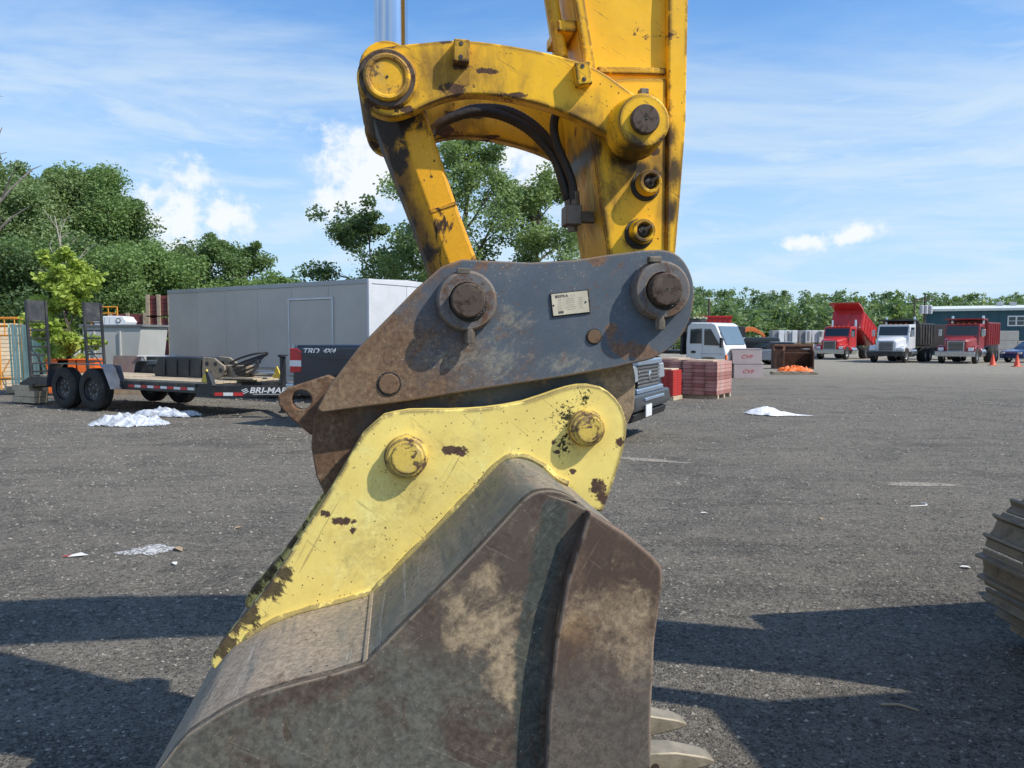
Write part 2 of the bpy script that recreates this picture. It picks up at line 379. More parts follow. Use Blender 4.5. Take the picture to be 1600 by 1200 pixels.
m_cap = worn('yellow_paint_chipped', (.84, .45, .02), [('noise', (.13, .075, .04), dict(s=24, lo=.545, hi=.59, h=-.6)), ('noise', (.50, .33, .12), dict(s=12, lo=.52, hi=.7, a=.5))], rough=.5, edge=(.12, .07, .045), edgew=.012, bump=.3)
m_greasy = plain('black_grease', (.012, .010, .009), .35, 0, .4, 40, bump=.6)
m_hook = worn('coupler_body_grey', (.105, .115, .118), [
    ('grad', (.150, .082, .045), dict(dx=-1.6, dz=-.4, lo=-.45, hi=.25, s=11, amp=1.4, a=.95, h=.4)),
    ('noise', (.27, .19, .12), dict(s=20, lo=.52, hi=.64, a=.7)), ('noise', (.07, .045, .03), dict(s=9, lo=.54, hi=.68, a=.7)), ('grad', (.30, .22, .14), dict(dx=2.0, dz=0, lo=.42, hi=.56, s=14, amp=.5, a=.8))], rough=.7, bump=.3)
LEM = (.93, .715, .20)
_lem_layers = [
    ('noise', (.88, .71, .29), dict(s=4, lo=.45, hi=.75, a=.7)),
    ('noise', (.56, .36, .07), dict(s=4.5, lo=.56, hi=.78, a=.45)),
    ('noise', (.34, .26, .10), dict(s=16, lo=.60, hi=.72, st=(1, 1, .5), a=.35)),
    ('noise', (.22, .15, .06), dict(s=24, lo=.655, hi=.68, st=(6, 1, .2), rot=(0, R(50), 0), d=3, w=.3, a=.55)),
    ('noise', (.26, .18, .07), dict(s=20, lo=.655, hi=.68, st=(6, 1, .2), rot=(0, R(-30), 0), d=3, w=.3, a=.5)),
    ('spots', (.42, .30, .09), dict(pts=[PZ(640, 760, 0, .10), PZ(560, 860, 0, .12), PZ(900, 700, 0, .08), PZ(700, 700, 0, .07, 2)], s=14, amp=3.0, lo=.1, hi=1.2, a=.45)),
    ('speck', BROWN, dict(s=60, lo=.08, hi=.15, ms=7, mlo=.41, mhi=.54, h=-.4)),
    ('noise', (.09, .055, .034), dict(s=15, lo=.648, hi=.665, r=.76, w=.3, h=-.6)),
    ('spots', (.095, .055, .036), dict(pts=[PZ(708, 702, 0, .013, 3.0), PZ(720, 707, 0, .010, 2), PZ(930, 758, 0, .026, 1.0), PZ(893, 735, 0, .010, 1), PZ(938, 775, 0, .02, 1), PZ(535, 812, 0, .012, 3.2), PZ(552, 825, 0, .012, 1), PZ(508, 800, 0, .010, 1.5), PZ(978, 640, 0, .022, .6), PZ(965, 690, 0, .014, 1), PZ(862, 690, 0, .008, .8), PZ(868, 705, 0, .008, 1)], s=50, amp=3.2, lo=.06, hi=.30, h=-.7)),
    ('spots', (.035, .030, .012), dict(pts=[PZ(885, 650, 0, .080), PZ(878, 695, 0, .055), PZ(910, 620, 0, .045)], s=110, amp=4.2, lo=.72, hi=.84)),
    ('spots', (.10, .075, .035), dict(pts=[PZ(385, 960, 0, .05), PZ(425, 915, 0, .04), PZ(350, 1000, 0, .045), PZ(450, 890, 0, .03)], s=40, amp=4.0, lo=.2, hi=.5, st=(1, 1, .4), rot=(0, R(45), 0))),
    ]
m_lem = worn('lemon_paint', LEM, _lem_layers, rough=.44, edge=(.10, .065, .045), edgew=.018, bump=.14, grain=.15)
m_collar = worn('lemon_paint_flaked', (.70, .50, .10), [
    ('noise', (.115, .065, .038), dict(s=26, lo=.53, hi=.58, h=-.7)), ('noise', (.50, .36, .20), dict(s=14, lo=.52, hi=.66, a=.6))], rough=.55, edge=(.14, .085, .055), edgew=.012, bump=.35)
_stripe = [PZ(868 - 44 * min(1, k / 14), 800 + k * 15, -.45, .032 + .003 * math.sin(k * 2.3), 1.0) for k in range(34)]
m_bside = worn('bucket_side_steel', (.112, .086, .066), [
    ('grad', (.128, .126, .104), dict(dx=-.25, dz=-1, lo=-.88, hi=-.72, s=5, amp=.35, a=.88)),
    ('noise', (.088, .060, .046), dict(s=6, lo=.44, hi=.60, a=.85)),
    ('noise', (.22, .175, .12), dict(s=19, lo=.52, hi=.68, a=.4)),
    ('noise', (.06, .042, .034), dict(s=30, lo=.56, hi=.66, a=.35)),
    ('spots', (.40, .30, .185), dict(pts=[PZ(755, 975, -.45, .11), PZ(790, 1030, -.45, .12, .7), PZ(715, 945, -.45, .06), PZ(765, 900, -.45, .05), PZ(800, 1100, -.45, .05, .5)], s=15, amp=3.2, lo=.15, hi=.85, a=.88)),
    ('spots', (.062, .074, .064), dict(pts=_stripe, s=30, amp=1.1, lo=.0, hi=.3, a=.85)),
    ('noise', (.085, .05, .035), dict(s=14, lo=.60, hi=.66, st=(1.2, 1, .5), a=.7, w=1.0)),
    ('noise', (.34, .27, .18), dict(s=34, lo=.62, hi=.70, st=(.25, 1, 1.6), rot=(0, R(38), 0), a=.5, w=.3)),
    ('noise', (.34, .30, .24), dict(s=14, lo=.66, hi=.675, st=(9, 1, .22), rot=(0, R(62), 0), a=.22, d=2, w=.1)),
    ('noise', (.30, .26, .21), dict(s=17, lo=.665, hi=.68, st=(10, 1, .3), rot=(0, R(-35), 0), a=.2, d=2, w=.1)),
    ('noise', (.05, .035, .03), dict(s=13, lo=.67, hi=.685, st=(10, 1, .25), rot=(0, R(-55), 0), a=.35, d=2, w=.15)),
    ('speck', (.40, .36, .27), dict(s=90, lo=.06, hi=.11, ms=5, mlo=.42, mhi=.56)),
    ], rough=.60, edge=(.34, .27, .2), edgew=.008, bump=.22)
m_bwear = worn('bucket_cutter_steel', (.100, .064, .046), [
    ('spots', (.36, .265, .165), dict(pts=[PZ(960, 960, -.49, .12), PZ(995, 1010, -.49, .12), PZ(1000, 960, -.49, .08), PZ(890, 970, -.49, .06)], s=15, amp=3.2, lo=.15, hi=.9, a=.85)),
    ('spots', (.32, .19, .085), dict(pts=[PZ(900, 985, -.49, .04, 1.6)], s=22, amp=2.6, lo=.0, hi=.8, a=.6)),
    ('noise', (.16, .105, .07), dict(s=8, lo=.48, hi=.64, a=.7)),
    ('noise', (.21, .155, .10), dict(s=24, lo=.54, hi=.68, a=.35)),
    ('noise', (.055, .036, .03), dict(s=30, lo=.54, hi=.68, a=.6)),
    ('grad', (.125, .110, .092), dict(dx=0, dz=-1, lo=-.90, hi=-.76, s=6, amp=.4, a=.75)),
    ('noise', (.30, .23, .17), dict(s=15, lo=.665, hi=.68, st=(10, 1, .25), rot=(0, R(50), 0), a=.2, d=2, w=.1)),
    ('noise', (.30, .23, .17), dict(s=15, lo=.665, hi=.68, st=(10, 1, .25), rot=(0, R(-30), 0), a=.2, d=2, w=.1)),
    ('speck', (.35, .30, .22), dict(s=95, lo=.06, hi=.11, ms=5, mlo=.42, mhi=.56)),
    ], rough=.6, edge=(.32, .23, .17), edgew=.009, bump=.22)
m_shell = worn('bucket_shell_steel', (.165, .163, .140), [
    ('noise', (.29, .235, .168), dict(s=9, lo=.44, hi=.60, st=(1.4, .22, 1.4), a=.85)),
    ('grad', (.32, .255, .188), dict(dx=-1.4, dz=-.9, lo=-.35, hi=.05, s=10, amp=.6, a=.8)),
    ('noise', (.115, .125, .12), dict(s=26, lo=.55, hi=.66, st=(1.3, .10, 1.3), a=.75)),
    ('noise', (.16, .105, .07), dict(s=13, lo=.56, hi=.68, st=(1.2, .3, 1.2), a=.6)),
    ('noise', (.42, .40, .35), dict(s=34, lo=.60, hi=.68, st=(1.2, .05, 1.2), a=.7)),
    ('speck', (.040, .035, .030), dict(s=50, lo=.12, hi=.18, ms=6, mlo=.42, mhi=.54)),
    ('spots', (.13, .38, .28), dict(pts=[PZ(735, 845, -.15, .014)], s=90, amp=3.6, lo=.3, hi=.5, a=.6)),
    ], rough=.6, edge=(.34, .27, .2), bump=.28)
m_tooth = plain('tooth_steel', (.30, .26, .19), .5, .2, .2, 14, dirt=.5, dirtcol=(.18, .14, .10), bump=.2)
m_hose = plain('hose_rubber', (.016, .015, .015), .55, 0, .3, 30, dirt=.4, dirtcol=(.07, .05, .035), bump=.3)
m_fit = plain('hose_fitting_steel', (.16, .13, .10), .55, .3, .3, 30, dirt=.6, dirtcol=(.06, .045, .03))
m_chrome = plain('chrome_rod', (.62, .64, .67), .16, 1.0, .05, 4)
m_black = plain('black_paint', (.018, .019, .022), .45, 0, .25, 4, dirt=.45, dirtcol=(.10, .085, .07))
m_rubber = plain('tyre_rubber', (.022, .022, .022), .85, 0, .2, 12, dirt=.5, dirtcol=(.085, .075, .062), bump=.3)
m_glass = glass('dark_glass'); m_white = plain('white_paint', (.78, .79, .80), .32, 0, .04, 3, dirt=.15, dirtcol=(.5, .48, .44), coat=.3)
m_steel = plain('bare_steel', (.42, .42, .42), .35, .8, .1, 8, dirt=.3)
m_wood = plain('pale_timber', (.50, .40, .27), .8, 0, .16, 9, dirt=.35, dirtcol=(.24, .19, .13), bump=.2)
m_red = plain('red_reflector', (.55, .03, .03), .4, 0, .05); m_refl = plain('white_reflector', (.75, .75, .74), .4, 0, .05)
m_letter = plain('white_lettering', (.80, .80, .80), .5, 0, .03)
m_orange = plain('orange_plastic', (.85, .16, .02), .55, 0, .12, 5)
m_chr2 = plain('truck_chrome', (.6, .62, .64), .2, .9, .06, 5)

# ------------------------------------------------------------------ ground
def ground():
    ys = list(np.concatenate([[-600, -120, -40, -12], np.arange(-6, 16, 2), np.arange(16, 80, 8), [80, 110, 150, 250, 500, 1200, 4000]]))
    xs = [-4000, -900, -250, -90, -40, -20, -10, -5, 0, 5, 10, 20, 40, 90, 250, 900, 4000]
    vs = [(x, y, gz(y)) for y in ys for x in xs]; k = len(xs)
    fs = [(j * k + i, j * k + i + 1, (j + 1) * k + i + 1, (j + 1) * k + i) for j in range(len(ys) - 1) for i in range(k - 1)]
    m, n, b = base_mat('crushed_asphalt'); v = n.node('ShaderNodeTexCoord').outputs['Object']
    big = n.noise(v, .35, 5, .6, .4); mid = n.noise(v, 2.2, 8, .70); fine = n.noise(v, 95, 5, .75); st = n.voro(v, 110); st2 = n.voro(v, 120, out='Color'); st3 = n.voro(v, 48, out='Color')
    tr = n.noise(n.mapping(v, scale=(.16, 1.1, 1), rot=(0, 0, R(-12))), 1.6, 8, .66, .6)       # streaks left by wheels and tracks
    tr2 = n.noise(n.mapping(v, scale=(.10, 2.4, 1), rot=(0, 0, R(7)), loc=(3, 9, 0)), 1.5, 6, .62, .3)
    pt = n.noise(v, .85, 7, .66, .8)
    m2 = n.noise(n.mapping(v, scale=(.7, 1.3, 1)), 7.5, 8, .72, .4); m3 = n.noise(v, 26, 6, .75)
    c = n.mix(n.smooth(mid, .36, .62), (0.129, 0.117, 0.098), (0.218, 0.195, 0.158))
    c = n.mix(n.math('MULTIPLY', n.smooth(big, .44, .58), .65), c, (0.251, 0.224, 0.178))
    c = n.mix(n.math('MULTIPLY', n.smooth(tr, .52, .64), .38), c, (0.271, 0.241, 0.191))
    c = n.mix(n.math('MULTIPLY', n.smooth(tr, .46, .36), .42), c, (0.064, 0.058, 0.050))
    c = n.mix(n.math('MULTIPLY', n.smooth(tr2, .55, .64), .34), c, (0.284, 0.251, 0.196))
    c = n.mix(n.math('MULTIPLY', n.smooth(tr2, .45, .36), .34), c, (0.066, 0.060, 0.052))
    c = n.mix(n.math('MULTIPLY', n.smooth(pt, .53, .62), .55), c, (.268, .236, .186)); c = n.mix(n.math('MULTIPLY', n.smooth(pt, .46, .37), .55), c, (.070, .063, .055))
    x, y, z = n.sep(v)
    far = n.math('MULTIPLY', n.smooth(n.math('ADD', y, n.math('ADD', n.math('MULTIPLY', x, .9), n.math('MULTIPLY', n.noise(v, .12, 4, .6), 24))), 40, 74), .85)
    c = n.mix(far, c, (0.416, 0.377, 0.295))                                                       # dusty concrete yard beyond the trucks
    c = n.mix(n.math('MULTIPLY', n.smooth(m2, .54, .64), .45), c, (0.310, 0.280, 0.226)); c = n.mix(n.math('MULTIPLY', n.smooth(m2, .45, .36), .60), c, (0.052, 0.047, 0.041))
    c = n.mix(n.math('MULTIPLY', n.smooth(m3, .55, .66), .40), c, (0.356, 0.325, 0.270)); c = n.mix(n.math('MULTIPLY', n.smooth(m3, .44, .34), .65), c, (0.038, 0.034, 0.030))
    g = n.sep(st2)[0]; g3 = n.sep(st3)[1]
    c = n.mix(n.smooth(g3, .80, 1.0, 0, .6), c, (0.396, 0.364, 0.307)); c = n.mix(n.smooth(g3, .25, .0, 0, .6), c, (0.040, 0.036, 0.032))
    c = n.mix(n.smooth(g, .40, .98, 0, .55), c, (0.330, 0.302, 0.251)); c = n.mix(n.smooth(g, .30, .0, 0, .65), c, (0.036, 0.033, 0.029))
    sand = n.math('MULTIPLY', n.smooth(n.noise(n.mapping(v, scale=(.5, 1.4, 1), loc=(7, 3, 0)), 1.1, 6, .65, .3), .68, .76), .55)
    c = n.mix(sand, c, (0.475, 0.403, 0.288))
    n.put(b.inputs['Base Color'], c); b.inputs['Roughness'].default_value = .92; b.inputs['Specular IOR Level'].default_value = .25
    h = n.math('ADD', n.math('ADD', n.math('MULTIPLY', st, .5), n.math('MULTIPLY', fine, .5)), n.math('ADD', n.math('ADD', n.math('MULTIPLY', mid, 2.2), n.math('MULTIPLY', m3, 1.6)), n.math('ADD', n.math('MULTIPLY', m2, 2.0), n.math('MULTIPLY', tr, 3.0))))
    n.put(b.inputs['Normal'], n.bump(h, .95, .022))
    me = bpy.data.meshes.new('ground'); me.from_pydata(vs, [], fs); me.materials.append(m)
    o = bpy.data.objects.new('ground', me); col.objects.link(o); o['kind'] = 'structure'; o['label'] = 'dark grey crushed asphalt yard with wheel marks'
    return m
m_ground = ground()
def gravel():
    N_ = 90000
    Y = 1.6 + (rng.random(N_) ** 1.7) * 17.0; X = (rng.random(N_) * 2 - 1) * (.9 + Y * .78)
    s = .0026 + .0125 * rng.random(N_) ** 4
    s *= 1 + np.clip(Y - 4, 0, 20) * .10; s[rng.random(N_) < .006] *= 1.9
    oc = np.array([(1, 0, 0), (0, 1, 0), (-1, 0, 0), (0, -1, 0), (0, 0, .8), (0, 0, -.5)], float)
    vs = oc[None] * (1 + .5 * (rng.random((N_, 6, 3)) - .5)); a = rng.random(N_) * 6.28
    ca, sa = np.cos(a)[:, None], np.sin(a)[:, None]
    x = vs[..., 0] * ca - vs[..., 1] * sa; y = vs[..., 0] * sa + vs[..., 1] * ca
    P = np.stack([x * s[:, None] + X[:, None], y * s[:, None] * .75 + Y[:, None], vs[..., 2] * s[:, None] * .7 + .001], -1).reshape(-1, 3)
    T = np.array([(0, 1, 4), (1, 2, 4), (2, 3, 4), (3, 0, 4)])
    Fi = (T[None] + (np.arange(N_) * 6)[:, None, None]).reshape(-1, 3)
    m, n, b = base_mat('gravel_stone'); v = n.node('ShaderNodeTexCoord').outputs['Object']
    k = n.voro(v, 40, out='Color'); g = n.sep(k)[0]
    c = n.mix(n.smooth(g, 0, 1), (.07, .066, .060), (.30, .275, .235)); c = n.mix(n.smooth(g, .955, 1.0), c, (.42, .385, .325))
    n.put(b.inputs['Base Color'], c); b.inputs['Roughness'].default_value = .9
    o = fast_mesh('gravel', P, Fi, m); o['kind'] = 'stuff'; o['label'] = 'loose small grey stones scattered over the yard'
def fast_mesh(name, P, Fi, m, parent=None, smooth=False):
    me = bpy.data.meshes.new(name); k = Fi.shape[1]
    me.vertices.add(len(P)); me.vertices.foreach_set('co', np.ascontiguousarray(P, dtype=np.float32).ravel())
    me.loops.add(len(Fi) * k); me.loops.foreach_set('vertex_index', np.ascontiguousarray(Fi, dtype=np.int32).ravel())
    me.polygons.add(len(Fi)); me.polygons.foreach_set('loop_start', np.arange(len(Fi), dtype=np.int32) * k)
    me.polygons.foreach_set('loop_total', np.full(len(Fi), k, dtype=np.int32))
    me.polygons.foreach_set('use_smooth', np.full(len(Fi), smooth)); me.update(calc_edges=True); me.materials.append(m)
    o = bpy.data.objects.new(name, me); col.objects.link(o)
    if parent is not None: o.parent = parent
    return o
gravel()
# ------------------------------------------------------------------ trees
def leaf_mat(name, c1, c2, trans=.35):
    m, n, b = base_mat(name); nt = m.node_tree
    v = n.node('ShaderNodeTexCoord').outputs['Object']; inf = n.node('ShaderNodeNewGeometry').outputs['Random Per Island']
    f = n.math('ADD', n.math('MULTIPLY', inf, .6), n.math('MULTIPLY', n.noise(v, .8, 3, .6), .5))
    c = n.mix(n.smooth(f, .2, .9), c1, c2)
    n.put(b.inputs['Base Color'], c); b.inputs['Roughness'].default_value = .5; b.inputs['Specular IOR Level'].default_value = .35
    tr = n.node('ShaderNodeBsdfTranslucent'); n.put(tr.inputs['Color'], n.mix(.5, c, (.30, .42, .05)))
    mx = n.node('ShaderNodeMixShader'); mx.inputs[0].default_value = trans
    nt.links.new(b.outputs[0], mx.inputs[1]); nt.links.new(tr.outputs[0], mx.inputs[2]); nt.links.new(mx.outputs[0], nt.nodes['Material Output'].inputs[0])
    return m
m_bark = plain('bark', (.085, .068, .052), .9, 0, .3, 6, bump=.6)
m_dead = plain('bleached_dead_wood', (.36, .32, .27), .85, 0, .2, 6, bump=.4)
m_deaddark = plain('grey_dead_wood', (.16, .14, .13), .85, 0, .2, 6, bump=.4)
LEAF = {'dark': leaf_mat('leaf_dark', (0.089, 0.152, 0.058), (0.173, 0.264, 0.097)), 'mid': leaf_mat('leaf_mid', (0.128, 0.212, 0.070), (0.238, 0.353, 0.120)),
        'cotton': leaf_mat('leaf_cotton', (0.177, 0.264, 0.097), (0.295, 0.388, 0.167), .42), 'lime': leaf_mat('leaf_lime', (.29, .40, .06), (.50, .60, .13), .45),
        'deep': leaf_mat('leaf_deep', (0.060, 0.109, 0.050), (0.116, 0.184, 0.078)), 'willow': leaf_mat('leaf_willow', (0.155, 0.230, 0.097), (0.264, 0.353, 0.155)),
        'far': leaf_mat('leaf_far', (0.124, 0.198, 0.085), (0.221, 0.318, 0.132)), 'far2': leaf_mat('leaf_far_dark', (0.092, 0.155, 0.078), (0.168, 0.247, 0.113))}
def leaf_cards(C, rad, n_each, size, r, droop=0.0, flat=.75):
    """leaf-sized folded cards spread round the cluster centres C"""
    C = np.asarray(C, float); k = len(C) * n_each
    cen = np.repeat(C, n_each, 0); rr = np.repeat(np.asarray(rad, float), n_each)
    d = r.normal(size=(k, 3)); d /= np.linalg.norm(d, axis=1)[:, None] + 1e-9
    q = (r.random(k) ** .55)[:, None] * rr[:, None]
    P = cen + d * q * np.array([1, 1, flat]); P[:, 2] -= droop * r.random(k) * rr
    a = r.normal(size=(k, 3)); a[:, 2] *= .6; a[:, 2] -= droop; a /= np.linalg.norm(a, axis=1)[:, None] + 1e-9
    b = np.cross(a, r.normal(size=(k, 3))); b /= np.linalg.norm(b, axis=1)[:, None] + 1e-9
    nn = np.cross(a, b); s = size * (.6 + .8 * r.random(k))[:, None]
    V = np.stack([P - a * s * .5, P + b * s * .32 + nn * s * .08, P + a * s * .5, P - b * s * .32 + nn * s * .08], 1).reshape(-1, 3)
    return V, np.arange(k * 4).reshape(-1, 4)
def skeleton(h, spread, seed, limbs=12, lo=.22, up=.55, lean=0.0, top=.92, shape=1.0):
    r = random.Random(seed); paths = []; tips = []; rads = []
    tr = [Vector((0, 0, -.1))]; k = 7
    for i in range(1, k + 1):
        tr.append(Vector((r.uniform(-.03, .03) * h + lean * h * i / k, r.uniform(-.03, .03) * h, top * h * i / k)))
    r0 = h * .022; paths.append((tr, [r0 * (1 - .85 * i / k) for i in range(k + 1)]))
    for j in range(limbs):
        t = lo + (1 - lo) * (j + r.random()) / limbs; i = min(int(t * k), k - 1); p = tr[i].lerp(tr[i + 1], t * k - i)
        a = j * 2.4 + r.uniform(-.5, .5)
        env = math.sin(math.pi * min(1, .22 + .80 * (t - lo) / (1 - lo))) ** shape
        L = spread * (.35 + .75 * env) * r.uniform(.75, 1.15)
        d = Vector((math.cos(a), math.sin(a), up * (.5 + t) + r.uniform(-.2, .25))).normalized()
        q = [p]; n_ = 4
        for m_ in range(1, n_ + 1):
            d = (d + Vector((r.uniform(-.25, .25), r.uniform(-.25, .25), r.uniform(-.12, .2)))).normalized(); q.append(q[-1] + d * L / n_)
        rb = r0 * (1 - .8 * t) * .6; paths.append((q, [rb * (1 - .8 * m_ / n_) for m_ in range(n_ + 1)]))
        tips += [q[-1], q[-2].lerp(q[-1], .3)]; rads += [L * .30, L * .30]
        for c in range(4):
            b0 = q[1 + c % 3].lerp(q[2 + c % 3], r.random()); e = (d + Vector((r.uniform(-1, 1), r.uniform(-1, 1), r.uniform(-.4, .7)))).normalized()
            b1 = b0 + e * L * r.uniform(.28, .5); paths.append(([b0, b0.lerp(b1, .5) + Vector((0, 0, .03 * L)), b1], [rb * .4, rb * .25, rb * .1])); tips.append(b1); rads.append(L * .27)
    tips.append(tr[-1]); rads.append(spread * .3)
    return paths, tips, rads
def tree(name, label, base, h, spread, kind, seed, n_leaf=16000, leaf=.16, group=None, limbs=13, lo=.22, up=.55, droop=0.0, lean=0.0, rscale=1.0, shape=1.0):
    root = thing(name, label, 'tree', tuple(base), 0, group); r = np.random.default_rng(seed)
    paths, tips, rads = skeleton(h, spread, seed, limbs, lo, up, lean, shape=shape)
    tb = LB(root)
    for p, q in paths: tb.tube(p, [max(x, .006) for x in q], 6, cap=False)
    tb.build('trunk', m_bark, root, fix=False)
    V, Fq = leaf_cards(tips, [x * rscale for x in rads], max(4, n_leaf // len(tips)), leaf, r, droop)
    fast_mesh('crown', V, Fq, LEAF[kind], root)
    return root
def gpt(u, Y): d = ray(u, 600); X = d.x / d.y * Y; return (X, Y, gz(Y))
G1 = 'tall trees bordering the yard'
# the dense stand at the edge of the yard (tops measured against the sky)
for i, (u, Y, ht, sp, kd, lb) in enumerate([
        (-60, 44, 11.2, 4.4, 'dark', 'dark leafy tree at the outer end of the tall stand'),
        (25, 41, 10.2, 4.2, 'willow', 'feathery olive green willow behind the scaffold frames'),
        (85, 43, 10.9, 4.0, 'willow', 'feathery willow rising behind the lime green sapling'),
        (138, 45, 11.9, 3.4, 'mid', 'tallest leafy tree of the stand with a ragged top'),
        (176, 46, 10.6, 2.9, 'dark', 'dark tree at the edge of the stand before the white cloud')]):
    tree('willow_tree' if kd == 'willow' else 'leafy_tree', lb, gpt(u, Y), ht, sp, kd, 20 + i, 60000, .155, G1, limbs=18, lo=.10, up=.35, droop=.35 if kd == 'willow' else .1, rscale=1.25, shape=.7)
for i, (u, Y, ht, sp, kd, lb) in enumerate([
        (-10, 36, 5.6, 3.2, 'dark', 'low dark bush behind the timber stack'),
        (70, 36, 5.2, 3.0, 'deep', 'deep green undergrowth tree behind the glass sheets'),
        (150, 37, 5.6, 2.8, 'dark', 'round undergrowth tree behind the trailer ramps'),
        (205, 38, 6.0, 2.8, 'mid', 'pale bushy tree beside the maroon crates'),
        (262, 40, 5.4, 3.0, 'mid', 'light green bush over the end of the enclosed trailer'),
        (325, 46, 7.6, 2.7, 'dark', 'two-headed dark tree behind the enclosed trailer roof'),
        (372, 45, 7.2, 2.5, 'dark', 'airy dark tree next to the two-headed one'),
        (410, 43, 4.6, 2.4, 'mid', 'mid green bush above the enclosed trailer roof'),
        (462, 42, 4.6, 2.0, 'mid', 'small rounded tree behind the trailer side door'),
        (500, 44, 4.0, 1.6, 'dark', 'lowest shrub showing over the trailer roof')]):
    tree('bushy_tree', lb, gpt(u, Y), ht, sp, kd, 50 + i, 28000, .15, 'lower trees and bushes behind the trailers', limbs=15, lo=.08, up=.4, rscale=1.25, shape=.8)
tree('locust_tree', 'dark spreading locust tree with bare gaps behind the enclosed trailer', gpt(592, 33), 6.5, 2.5, 'deep', 81, 13000, .14, limbs=13, lo=.42, up=.45, rscale=.85, lean=-.04)
tree('small_poplar', 'pale airy poplar between the dark locust and the yellow link', gpt(628, 30), 5.0, 1.7, 'cotton', 83, 9000, .11, limbs=12, lo=.25, rscale=1.0)
tree('cottonwood_tree', 'tall open cottonwood framed by the yellow linkage', gpt(728, 29), 9.5, 2.4, 'cotton', 84, 26000, .115, 'cottonwoods framed by the linkage', limbs=17, lo=.22, up=.8, rscale=.92)
tree('cottonwood_tree', 'shorter cottonwood with dark forked trunk beside the hydraulic hoses', gpt(845, 30), 7.6, 2.4, 'cotton', 95, 26000, .115, 'cottonwoods framed by the linkage', limbs=16, lo=.25, up=.8, rscale=.92)
tree('maple_sapling', 'lime green young maple standing behind the flatbed trailer', gpt(108, 20.5), 3.95, .72, 'lime', 97, 6500, .14, limbs=20, lo=.14, up=.5, rscale=1.35, shape=.5)
def bare_tree(label, base, h, seed, m, lean=0.0, spread=2.0, limbs=9, thick=.6):
    root = thing('bare_tree', label, 'tree', tuple(base)); paths, tips, rads = skeleton(h, spread, seed, limbs, .35, 1.2, lean)
    LBt = LB(root); p, q = paths[0]; LBt.tube(p, [x * .7 for x in q], 6, cap=False); LBt.build('trunk', m, root, fix=False)
    for p, q in paths[1:]: LB(root).tube(p, [max(x * thick, .008) for x in q], 5, cap=False).build('branch', m, root, fix=False)
bare_tree('leafless pale dead tree standing before the willow', gpt(98, 33), 7.3, 5, m_dead, spread=1.5)
bare_tree('grey dead tree reaching leafless branches over the willow tops', gpt(-40, 27), 10.6, 11, m_deaddark, .05, 3.0, 12, 1.2)
# wooded hill on the far side of the yard
def hill():
    xs = np.linspace(-700, 900, 33); ys = np.array([150, 175, 200, 240, 300, 380, 480, 620])
    def hz(x, y): return -.8 + max(0, (y - 170)) * .066 * (1 + .18 * math.sin(x * .012 + 1) + .10 * math.sin(x * .031)) if y < 430 else hz(x, 429) - (y - 430) * .05
    vs = [(x, y, hz(x, y)) for y in ys for x in xs]; k = len(xs)
    fs = [(j * k + i, j * k + i + 1, (j + 1) * k + i + 1, (j + 1) * k + i) for j in range(len(ys) - 1) for i in range(k - 1)]
    vs = [(x, y, z + (.01 if y < 171 else 0)) for x, y, z in vs]
    me = bpy.data.meshes.new('hill'); me.from_pydata(vs, [], fs); me.materials.append(plain('forest_floor', (.045, .06, .025), .95, 0, .3, .2))
    o = bpy.data.objects.new('hill', me); col.objects.link(o); o['kind'] = 'structure'; o['label'] = 'low wooded hill beyond the yard'
    r = np.random.default_rng(3); C = {'a': [], 'b': [], 'c': []}; Rd = {'a': [], 'b': [], 'c': []}
    for i in range(1500):
        y = 135 + 290 * r.random() ** 1.6 if i > 330 else 125 + 22 * r.random()
        x = -150 + (y * 1.15 + 190) * r.random()
        h = r.uniform(5.0, 8.2) if y < 190 else r.uniform(7.5, 11.5)
        if r.random() < .05: h *= 1.2
        z = hz(x, y) if y > 150 else -.6; w = r.uniform(2.3, 4.0); k = 'abc'[int(r.random() * 2.999)]
        for q in range(9):
            a = r.random() * 6.28; t = r.random(); rr = w * (1 - t * .75) * r.random() ** .5
            C[k].append((x + math.cos(a) * rr, y + math.sin(a) * rr, z + h * (.18 + .78 * t))); Rd[k].append(w * (.78 - .34 * t))
    root = bpy.data.objects.new('woodland', None)
    for k, mt in (('a', 'far2'), ('b', 'far'), ('c', 'willow')):
        V, Fq = leaf_cards(C[k], Rd[k], 24, .85, r)
        o = fast_mesh('woodland', V, Fq, LEAF[mt]); o['kind'] = 'stuff'; o['label'] = {'a': 'far dark green trees of the wooded hill', 'b': 'far mid green trees of the wooded hill', 'c': 'far olive trees of the wooded hill'}[k]
    bpy.data.objects.remove(root)
hill()
